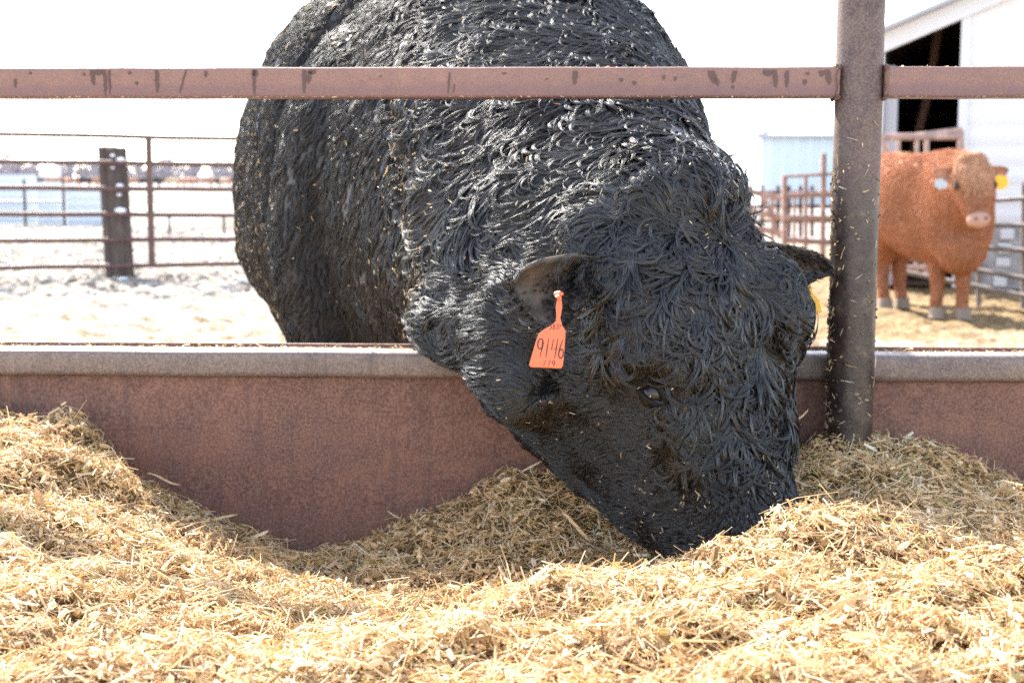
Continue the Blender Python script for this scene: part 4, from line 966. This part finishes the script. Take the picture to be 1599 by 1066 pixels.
b = MB(); b.add(V, Fs); b.obj('siding_sheet', M['white_sheet'], barn, False)
bpart('jamb', 'trim', ([(xj0, 0), (xj1, 0), (xj1, roofz(xj1)-.18), (xj0, roofz(xj0)-.18)], -.05, .15))
bpart('fascia', 'trim', ([(xl-.15, roofz(xl-.15)), (xr, roofz(xr)), (xr, roofz(xr)-.20), (xl-.15, roofz(xl-.15)-.20)], -.08, .02))
bpart('roof', 'lav', ([(xl-.25, roofz(xl-.25)+.05), (xr, roofz(xr)+.05), (xr, roofz(xr)+.004), (xl-.25, roofz(xl-.25)+.004)], -.25, 9))
xc1, xc2 = bx3(1384, 0)[0], bx3(1406, 0)[0]
bpart('corner_panel', 'white_sheet', ([(xl, 0), (xc1, 0), (xc1, roofz(xc1)-.2), (xl, roofz(xl)-.2)], -.02, .06))
bpart('door_post', 'lav', ([(xc1+.004, 0), (xc2, 0), (xc2, roofz(xc1)-.40), (xc2-.03, roofz(xc1)-.33), (xc1+.004, roofz(xc1)-.33)], .10, .35))
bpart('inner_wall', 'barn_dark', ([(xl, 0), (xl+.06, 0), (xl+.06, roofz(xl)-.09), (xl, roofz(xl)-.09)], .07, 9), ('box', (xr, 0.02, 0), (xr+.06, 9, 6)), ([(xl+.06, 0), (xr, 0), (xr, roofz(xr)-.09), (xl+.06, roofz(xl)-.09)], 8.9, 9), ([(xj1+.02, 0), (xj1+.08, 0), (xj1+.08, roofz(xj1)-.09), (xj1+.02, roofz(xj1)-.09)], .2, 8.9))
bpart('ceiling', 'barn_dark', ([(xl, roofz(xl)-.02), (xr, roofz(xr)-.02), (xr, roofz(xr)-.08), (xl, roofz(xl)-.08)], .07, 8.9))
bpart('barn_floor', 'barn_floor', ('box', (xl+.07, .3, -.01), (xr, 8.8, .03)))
bpart('brace', 'brace', ('tube', [bx3(1402, 330, 1.6), bx3(1446, 160, 1.4), bx3(1472, 12, 1.2)], .05))
for i, z in enumerate(np.linspace(.5, 2.6, 5)): bpart('purlin', 'brace', ('box', (xl+.1, 8.7, z), (xj1, 8.85, z+.12)))
for u, v0, v1 in ((1572, 358, 374), (1568, 380, 396), (1565, 403, 416), (1560, 432, 470)):
    a, c = bx3(u-10, v1), bx3(u+12, v0); bpart('patch_panel', 'trim', ('box', (a[0], -.06, max(a[2], .02)), (c[0], -.037, c[2]), .01))
M['grey_conc'] = coat('stained_concrete', (.36,.34,.33)); bpart('kick_board', 'grey_conc', ('box', (xj1+.01, -.035, .0), (xr, -.020, .62)))
# bleached gate across the opening
def pipes(name, Yp, segs, lab, m, cat='gate', yslope=0.0, group=None):
    us = [q[0] for q in segs]; o = empty(name, (P(sum(us)/len(us), 400, Yp)[0], Yp, 0), label=lab, category=cat)
    if group: o['group'] = group
    bpy.context.view_layer.update()
    for u0, v0, u1, v1, r_ in segs:
        a = P(u0, v0, Yp + yslope*(u0-1400)); c = P(u1, v1, Yp + yslope*(u1-1400)); a[2] = max(a[2], .02); c[2] = max(c[2], .02)
        b = MB(); b.tube([a, (a+c)/2, c], r_, 10); vert = abs(u1-u0) < abs(v1-v0); under(b.obj('upright' if vert else 'rail', M[m], None), o)
    return o
pipes('barn_gate', 14.2, [(1376,214,1500,213,.038), (1430,212,1502,203,.030), (1376,208,1374,440,.035), (1500,205,1498,440,.035), (1403,216,1402,430,.022), (1432,216,1431,430,.022), (1447,216,1446,430,.026), (1376,300,1500,300,.028), (1376,360,1500,360,.028), (1376,418,1500,418,.028), (1378,216,1396,252,.020)], 'sun bleached pinkish pipe gate across the barn opening', 'pinkpipe')
pipes('pipe_fence', 12.9, [(1350,325,1760,300,.02), (1350,352,1760,352,.022), (1350,372,1760,404,.024), (1350,392,1760,462,.024), (1350,412,1760,515,.022)] + [(1345,310,1345,455,.03), (1531,290,1528,478,.024), (1600,285,1598,500,.028), (1760,280,1758,540,.03)], 'grey pipe fence running behind the red bull toward the right edge', 'greypipe', 'fence', -.0042)
# corral and shed in the gap left of the post
pipes('corral_panel', 20.5, [(1222,276,1400,266,.025), (1224,305,1400,300,.045), (1222,340,1400,342,.045), (1222,374,1400,384,.045), (1225,276,1224,402,.04), (1241,300,1240,395,.02), (1258,272,1258,400,.03), (1286,240,1284,402,.04), (1340,262,1340,402,.03)], 'pink and brown pipe corral panel just left of the steel post', 'pinkpipe', 'corral panel')
pipes('corral_panel', 22.0, [(1120,288,1222,310,.05), (1120,318,1222,340,.05), (1120,345,1222,364,.05), (1170,290,1169,380,.045), (1188,296,1218,372,.035), (1130,285,1130,380,.045), (1206,300,1206,385,.03)], 'bleached pipe corral panel slanting down beside the curly forehead', 'pinkpipe', 'corral panel')
pipes('corral_panel', 26.0, [(1150,300,1400,300,.03), (1150,322,1400,322,.03), (1150,345,1400,346,.03)] + [(u, 290, u, 370, .035) for u in (1190, 1215, 1232, 1250, 1268, 1300)], 'dark brown pipe corral further back under the pale blue shed', 'fence', 'corral panel')
SY = 60; shed = empty('blue_shed', (P(1300, 290, SY)[0], SY, 0), label='large pale blue ribbed metal shed with sloping roof beyond the corral', category='shed'); bpy.context.view_layer.update()
M['shedblue'] = mat('pale_blue_ribbed_steel', base=(.56,.64,.70), rough=.5); M['shedroof'] = mat('pale_shed_roof', base=(.70,.76,.82), rough=.4)
x0, x1 = P(1189, 281, SY)[0], P(1560, 281, SY)[0]; ze = P(1300, 213, SY)[2]; zr = P(1290, 168, SY+7)[2]
b = MB(); b.add(*ribbed(x0, x1, SY, 0, ze, .55, .06, 'x')); under(b.obj('wall', M['shedblue'], None, False), shed)
b = MB(); xr0 = P(1272, 281, SY+7)[0]; V = [(x0-.2, SY-.3, ze), (x1+.2, SY-.3, ze), (x1+.2, SY+7, zr), (xr0, SY+7, zr), (x0-.2, SY+14, ze), (x1+.2, SY+14, ze)]; b.add(V, [(0,1,2,3), (0,3,4), (3,2,5,4), (1,5,2)]); under(b.obj('roof', M['shedroof'], None, False), shed)
b = MB(); b.tube([(x0-.2, SY-.32, ze+.02), (xr0, SY+6.9, zr+.02)], .10, 6); b.tube([(x0-.2, SY-.32, ze), (x1, SY-.32, ze)], .07, 6); under(b.obj('roof_trim', M['lav'], None, False), shed)
b = MB(); b.box((x0, SY+.1, 0), (x0+.1, SY+14, ze)); b.box((x1, SY+.1, 0), (x1+.1, SY+14, ze)); b.box((x0, SY+13.9, 0), (x1, SY+14, ze)); under(b.obj('side_wall', M['shedblue'], None, False), shed)

# ------------------------------------------------------------------ the red bull, three-quarter on
rb_ = MB(); RY = 11.4
def rr_(u, v, Y, hw, hh, lo=1.0, e=2.2): return (P(u, v, Y), unit(np.array([.93, -.36, 0]))*hw, Z*hh, lo, e)
rb_.add(*loft([rr_(1330, 330, 12.9, .10, .15), rr_(1345, 322, 12.8, .25, .32), rr_(1362, 318, 12.5, .33, .40, .74), rr_(1395, 318, 12.2, .38, .43, .74), rr_(1425, 322, 11.9, .40, .43, .80), rr_(1455, 328, 11.6, .38, .44, .95), rr_(1485, 335, 11.4, .32, .43, .9), rr_(1502, 350, 11.2, .23, .36, .9), rr_(1510, 360, 11.1, .12, .2)], 24, 5))
rb_.add(*loft([rr_(1455, 300, 11.8, .26, .32), rr_(1485, 300, 11.45, .27, .34), rr_(1503, 303, 11.2, .24, .32), rr_(1513, 297, 11.0, .17, .22), rr_(1517, 290, 10.88, .10, .12)], 24, 5))
rA = unit([.02, -.42, -.90]); rN = unit([-.05, -.90, .42]); rL = unit(np.cross(rN, rA)); rL = rL if rL[0] > 0 else -rL
rQ = P(1516, 256, 10.98)
rh = lambda t, w, up, dn: (rQ + rA*t, rL*w, rN*up, dn/up, 2.2)
rb_.add(*loft([rh(-.03, .06, .05, .07), rh(.0, .10, .08, .12), rh(.08, .155, .11, .17), rh(.17, .155, .105, .19), rh(.26, .13, .09, .18), rh(.36, .108, .075, .14), rh(.45, .085, .065, .10), rh(.51, .075, .055, .08), rh(.53, .04, .03, .04)], 24, 4))
rb_.add(*blob(rQ - rA*.01 + rN*.03, (rA*.06, rL*.11, rN*.07))); rb_.add(*blob(P(1500, 385, 11.3), (X*.20, Y_*.24, Z*.22)))
def rleg(u, v, Y, front=True):
    f = P(u, v, Y); f[2] = 0; m = [(0, 0, .66, .14), (0, .0, .54, .10), (0, .02, .38, .066), (0, 0, .24, .050), (0, .01, .13, .046), (0, 0, .05, .055), (0, -.02, 0.0, .062)] if front else [(0, -.05, .70, .19), (.0, .0, .52, .12), (0, .10, .38, .07), (0, .07, .22, .05), (0, .02, .12, .048), (0, -.01, .05, .055), (0, -.03, 0., .06)]
    rb_.add(*loft([(f + np.array(q[:3]), X*q[3], Y_*q[3]*1.1, 1, 2) for q in m], 16, 4)); return f
feet = [rleg(1462, 494, 11.5), rleg(1502, 494, 11.4), rleg(1380, 478, 12.35, False), rleg(1407, 477, 12.4, False)]
red_me = skin_union(rb_, .018, 5, 'body')
M['redhide'] = coat('red_brown_hide', (.27,.11,.055)); M['redhair'] = furmat('red_brown_hair', (.40,.165,.082), .75, .2, var=.25)
red = empty('red_bull', (P(1450, 480, 11.8)[0], 11.8, 0), label='reddish brown bull with pale muzzle standing facing the camera by the barn', category='bull'); bpy.context.view_layer.update()
under(link('body', red_me, M['redhide']), red)
v, nn, T = tri_arrays(red_me); rbv = BVHTree.FromPolygons([tuple(x) for x in v], [tuple(map(int, q)) for q in T])
fc = .05 + smooth(-.5, -.1, np.sum(unit(CAM-v)*nn, 1)); muz = (np.linalg.norm(v-(rQ+rA*.475), axis=1) < .10)*1.0
p, n = scatter(v, nn, T, 12000, fc*(1-muz)); g = np.tile(np.array([-.25, .5, -.9]), (len(p), 1))
dh = np.linalg.norm(p-(rQ+rA*.05+rN*.1), axis=1); cur_ = np.exp(-(dh/.16)**2)
curves_obj('fur', [fur(rbv, p, n, g, .026+.015*cur_+.01*rng.random(len(p)), 4, 7, np.full(len(p), .010), .3, 8, .07, .0016, 0, .2, (.5, .2), 3)], M['redhair'], red)
M['muzzle'] = mat('pale_pink_muzzle', base=(.40,.23,.165), rough=.6); M['hoof'] = mat('pale_hoof', base=(.20,.15,.11), rough=.6); M['reddark'] = mat('dark_ear_hair', base=(.10,.035,.02), rough=.8)
b = MB(); b.add(*blob(rQ + rA*.465 + rN*.010, (rA*.070, rL*.088, rN*.066), 20, 12)); under(b.obj('muzzle', M['muzzle'], None), red)
for sl in (-1, 1):
    b = MB(); b.add(*blob(rQ + rA*.485 + rN*.075 + rL*.04*sl, (rA*.013, rL*.011, rN*.010), 10, 6)); under(b.obj('nostril', M['reddark'], None), red)
    b = MB(); b.add(*blob(rQ + rA*.20 + rN*.045 + rL*.145*sl, (rA*.032, rL*.020, rN*.024), 12, 8)); under(b.obj('eye', M['eye'], None), red)
    e1 = unit(np.array([sl*.97, -.1, .04])); e2 = unit(np.array([0, -.1, -1.])); e3 = unit(np.array([0, -1., .1])); me = ear_mesh(rQ + rA*.03 + rL*.10*sl - rN*.02, e1, e2, e3, .19, 1.05); me.name = 'red_ear'
    under(link('ear', me, M['redcow']), red)
for f in feet: b = MB(); b.add(*loft([(f + np.array([0, -.03, .085]), X*.058, Y_*.064, 1, 2), (f + np.array([0, -.035, .04]), X*.066, Y_*.075, 1, 2), (f + np.array([0, -.04, .0]), X*.072, Y_*.085, 1, 2)], 16, 3)); under(b.obj('hoof', M['hoof'], None), red)
b = MB(); tl = P(1340, 280, 12.9); b.tube([tl, tl+np.array([-.02, .08, -.2]), tl+np.array([0, .08, -.6]), tl+np.array([0, .05, -.85])], [.05, .035, .025, .05], 8); under(b.obj('tail', M['redhide'], None), red)
tag([(1460,281),(1470,279),(1480,285),(1479,293),(1467,296),(1459,290)], 10.85, M['tag_pale'], 'pale blurred ear tag in the left side ear of the red bull', None)
tag([(1553,277),(1560,273),(1573,276),(1575,290),(1564,297),(1552,294)], 10.85, M['tag_yellow'], 'yellow ear tag in the right side ear of the red bull', None)
p, n = scatter(v, nn, T, 1600, np.exp(-(np.linalg.norm(v-(rQ+rA*.04+rN*.12), axis=1)/.13)**2)); M['tanhair'] = furmat('tan_curly_hair', (.50,.27,.16), .75, .2, var=.25)
curves_obj('forelock', [fur(rbv, p, n, np.tile(np.array([0, -.2, -1.]), (len(p), 1)), np.full(len(p), .045), 5, 7, np.full(len(p), .012), .5, 12, .18, .0018, 0, .2, (.6, .12), 3)], M['tanhair'], red)
# black cow whose nose pokes into the frame at the right
bc = MB(); cb = P(1640, 300, 11.9); kb = cb[0]
q3 = lambda x, y, z: np.array([kb + x, 11.9 + y, z])
bc.add(*loft([(q3(2.15, .2, .95), Y_*.15, Z*.25, 1), (q3(1.9, .2, .98), Y_*.28, Z*.34, 1), (q3(1.3, .15, .95), Y_*.33, Z*.37, 1), (q3(.75, .1, .98), Y_*.26, Z*.34, 1), (q3(.5, .05, 1.02), Y_*.14, Z*.2, 1)], 20, 4))
bc.add(*loft([(q3(.75, .1, 1.02), Y_*.17, Z*.24, 1), (q3(.42, .03, 1.08), Y_*.13, Z*.17, 1), (q3(.22, 0, 1.13), Y_*.11, Z*.14, 1), (q3(.02, -.03, 1.11), Y_*.10, Z*.11, 1), (q3(-.12, -.04, 1.09), Y_*.075, Z*.075, 1), (q3(-.21, -.045, 1.08), Y_*.06, Z*.055, 1), (q3(-.235, -.045, 1.08), Y_*.03, Z*.03, 1)], 20, 4))
for x_, y_ in ((.72, -.06), (.78, .25), (1.85, .02), (1.9, .36)): bc.add(*loft([(q3(x_, y_, .8), X*.13, Y_*.11, 1), (q3(x_, y_, .5), X*.08, Y_*.07, 1), (q3(x_+.02, y_, .3), X*.05, Y_*.05, 1), (q3(x_, y_, .0), X*.06, Y_*.06, 1)], 12, 3))
bce = empty('black_cow', (kb+1.2, 11.9, 0), label='black cow mostly out of frame, dark nose entering at the right edge', category='cow'); bpy.context.view_layer.update()
under(link('body', skin_union(bc, .022, 4, 'body'), M['blackcow']), bce)
for sl in (-1, 1): me = ear_mesh(q3(.25, sl*.09, 1.2), unit(np.array([.15, sl*.9, .1])), unit(np.array([.4, 0, -1.])), unit(np.array([-1., 0, 0])), .16, .9); under(link('ear', me, M['blackcow']), bce)

# ------------------------------------------------------------------ hay flecks on the coat, straw on the rim, wisps
v, nn, T = tri_arrays(bull_me); th, lh, nh = hl(v)
creasew = np.exp(-(creasex(v)/.035)**2)*(v[:, 1] > 2.3)*(v[:, 1] < 3.1)*(v[:, 2] < 1.3)
w = (.07 + 1.4*creasew + .5*smooth(.05, .5, th)*(np.abs(lh) < .3)*(v[:, 1] < 2.3) + .9*np.exp(-(np.linalg.norm(v - P(1130, 330, 2.1), axis=1)/.12)**2) + .3*(v[:, 1] > 3.2))*smooth(-.1, .2, np.sum(unit(CAM-v)*nn, 1))
w[v[:, 1] > 4.6] = 0
p, n = scatter(v, nn, T, 1500, w); k = len(p); t1 = (p-Q0) @ A; isface = ((t1 > 0) & (p[:, 1] < 2.3))
ln = np.where(isface, .003+.009*rng.random(k)**3, .004+.014*rng.random(k)**3); lf = np.where(isface, .006, .012) + .006*rng.random(k)
lf = np.where(p[:, 1] > 2.6, .010, lf)
me = straws(k, ln, .0008+.0014*rng.random(k), p[:, 0], p[:, 1], p[:, 2], n, np.abs(rng.normal(0, .2, k)), np.clip(.35+.5*rng.random(k), 0, 1), lf, 'hay_flecks', .15, 1)
link('hay_flecks', me, M['straw'], None, kind='stuff', label='tiny hay flecks caught in the black bull wet coat', category='hay flecks')
k = 1400; xx = rng.uniform(-1.15, 1.15, k); yl = np.where(rng.random(k) < .75, rng.uniform(.050, .072, k), rng.uniform(-.008, .06, k)); wpt = np.array([FR @ Vector((a_, b_, RIMZ+.002 if b_ < .05 else RIMZ-.004)) for a_, b_ in zip(xx, yl)])
me = straws(k, .004+.012*rng.random(k)**2, .0008+.0018*rng.random(k), wpt[:, 0], wpt[:, 1], wpt[:, 2], np.tile(Z, (k, 1)), np.abs(rng.normal(0, .3, k)), .2+.6*rng.random(k), .003*rng.random(k), 'rim_straw', .15)
link('rim_straw', me, M['straw'], None, kind='stuff', label='straw crumbs lying along the trough rim', category='straw')
# straw stuck to the post
k = 60; an = rng.uniform(math.pi, 2*math.pi, k); zz_ = .70 + .5*rng.random(k)**1.3; pc = FR @ Vector((POSTX, -.052, 0)); nrm = np.stack([np.cos(an), np.sin(an), np.zeros(k)], 1)
me = straws(k, .004+.016*rng.random(k)**2, .0008+.0012*rng.random(k), pc[0]+nrm[:, 0]*.0365, pc[1]+nrm[:, 1]*.0365, zz_, nrm, np.abs(rng.normal(0, .12, k)), .35+.5*rng.random(k), np.full(k, .0015), 'post_straw', .1, 1)
link('post_straw', me, M['straw'], None, kind='stuff', label='bits of straw stuck to the lower steel post', category='straw')
# single large leaves and stalks one can point at
def leaf(u, v, Yd, L_, W_, ang, tint, curl, lab, name='corn_husk', cat='corn husk', tilt=.35, n=10):
    c = P(u, v, Yd); d = unit(np.array([math.cos(R(ang)), .15, math.sin(R(ang))])); s_ = unit(np.cross(d, unit(np.array([0, -1, tilt])))); u_ = np.cross(s_, d); V = []
    for side in (0, 1):
        for i in range(n+1):
            t = i/n - .5; w = W_*.5*math.sqrt(max(0.02, 1-(2*abs(t))**2.2)); cc = c + d*L_*t + u_*(curl*L_*(.25-t*t)) + s_*(curl*.5*L_*math.sin(t*3))
            for q in (-1, -.4, .3, 1): V.append(cc + s_*w*q + u_*(abs(q)**2*w*.5 + .0012*math.sin(i*2.1+q*4)) - u_*.0007*side)
    Fs = []; m = (n+1)*4
    for i in range(n):
        for k in range(3): a = i*4+k; Fs += [(a, a+1, a+5, a+4), (m+a, m+a+4, m+a+5, m+a+1)]
        Fs += [(i*4, i*4+4, m+i*4+4, m+i*4), (i*4+3, m+i*4+3, m+i*4+7, i*4+7)]
    me = mesh_np(name, np.array(V), Fs, True); at = me.attributes.new('tint', 'FLOAT', 'POINT'); at.data.foreach_set('value', np.full(len(V), tint, np.float32))
    return link(name, me, M['straw'], None, label=lab, category=cat)
leaf(1322, 948, 1.33, .042, .020, 52, .62, .35, 'broad curled tan corn husk on the right foreground hay')
leaf(1358, 905, 1.42, .055, .005, 78, .60, .5, 'narrow twisted stalk rising above the broad curled husk', 'hay_stalk', 'stalk')
leaf(1258, 925, 1.40, .045, .008, 3, .78, .15, 'pale flat husk strip left of the broad curled husk')
leaf(1175, 855, 1.56, .045, .006, -38, .80, .1, 'pale straw stick leaning at the bull muzzle', 'hay_stalk', 'stalk')
leaf(66, 790, 1.80, .052, .012, -68, .845, .1, 'reddish brown bark strip standing in the left hay heap', 'bark_strip', 'bark')
leaf(255, 748, 2.24, .050, .004, 12, .62, .6, 'thin bent stalk sticking off the left heap against the trough', 'hay_stalk', 'stalk')
leaf(350, 807, 2.20, .042, .004, 14, .60, .05, 'straight straw pointing at the dark hollow of the trough', 'hay_stalk', 'stalk')
leaf(405, 835, 2.16, .030, .006, 50, .78, .4, 'small crumpled pale husk at the edge of the hollow')
leaf(830, 728, 2.22, .040, .003, 30, .80, .05, 'thin pale straw lying against the wall beside the jaw', 'hay_stalk', 'stalk')
leaf(900, 822, 2.02, .062, .005, -42, .66, .1, 'long flat stalk on shaded hay under the jaw', 'hay_stalk', 'stalk')
leaf(1245, 655, 2.10, .045, .003, 60, .62, .3, 'thin stalk rising between the nose and the post', 'hay_stalk', 'stalk')
leaf(1385, 690, 2.20, .040, .003, 118, .55, .5, 'thin hooked stalk rising just right of the post', 'hay_stalk', 'stalk')
leaf(1480, 735, 2.14, .062, .006, -42, .40, .1, 'greenish brown stalk on the far right slope of the heap', 'hay_stalk', 'stalk')
leaf(1435, 820, 1.92, .050, .007, 58, .72, .15, 'pale upright husk strip on the shaded right hay')
leaf(330, 935, 1.62, .060, .012, -25, .30, .12, 'dark brown stalk piece in the middle of the left heap', 'hay_stalk', 'stalk')
leaf(590, 1030, 1.30, .075, .007, -38, .55, .1, 'long split stalk lying in the bottom foreground hay', 'hay_stalk', 'stalk')
leaf(975, 1010, 1.26, .040, .011, -60, .84, .2, 'rusty red husk flake near the bottom middle')

# crumbs and frost grains along the edges of the top rail
k = 900; xx = rng.uniform(-1.2, 1.2, k); bot = rng.random(k) < .7; zr_ = np.where(bot, RZ0+.0008, RZ1); yl = np.where(bot, rng.uniform(-.078, -.070, k), rng.uniform(-.077, -.03, k)); ok = np.abs(xx-POSTX) > .04
wpt = np.array([FR @ Vector((a_, b_, c_)) for a_, b_, c_ in zip(xx, yl, zr_)])[ok]; k = len(wpt)
me = straws(k, .002+.006*rng.random(k)**2, .0010+.0016*rng.random(k), wpt[:, 0], wpt[:, 1], wpt[:, 2], np.tile(Z, (k, 1)), np.abs(rng.normal(0, .3, k)), .2+.75*rng.random(k), .001*rng.random(k), 'rail_crumbs', .1)
link('rail_crumbs', me, M['straw'], None, kind='stuff', label='dry crumbs stuck along the edges of the top rail', category='crumbs')

bpy.context.view_layer.update()
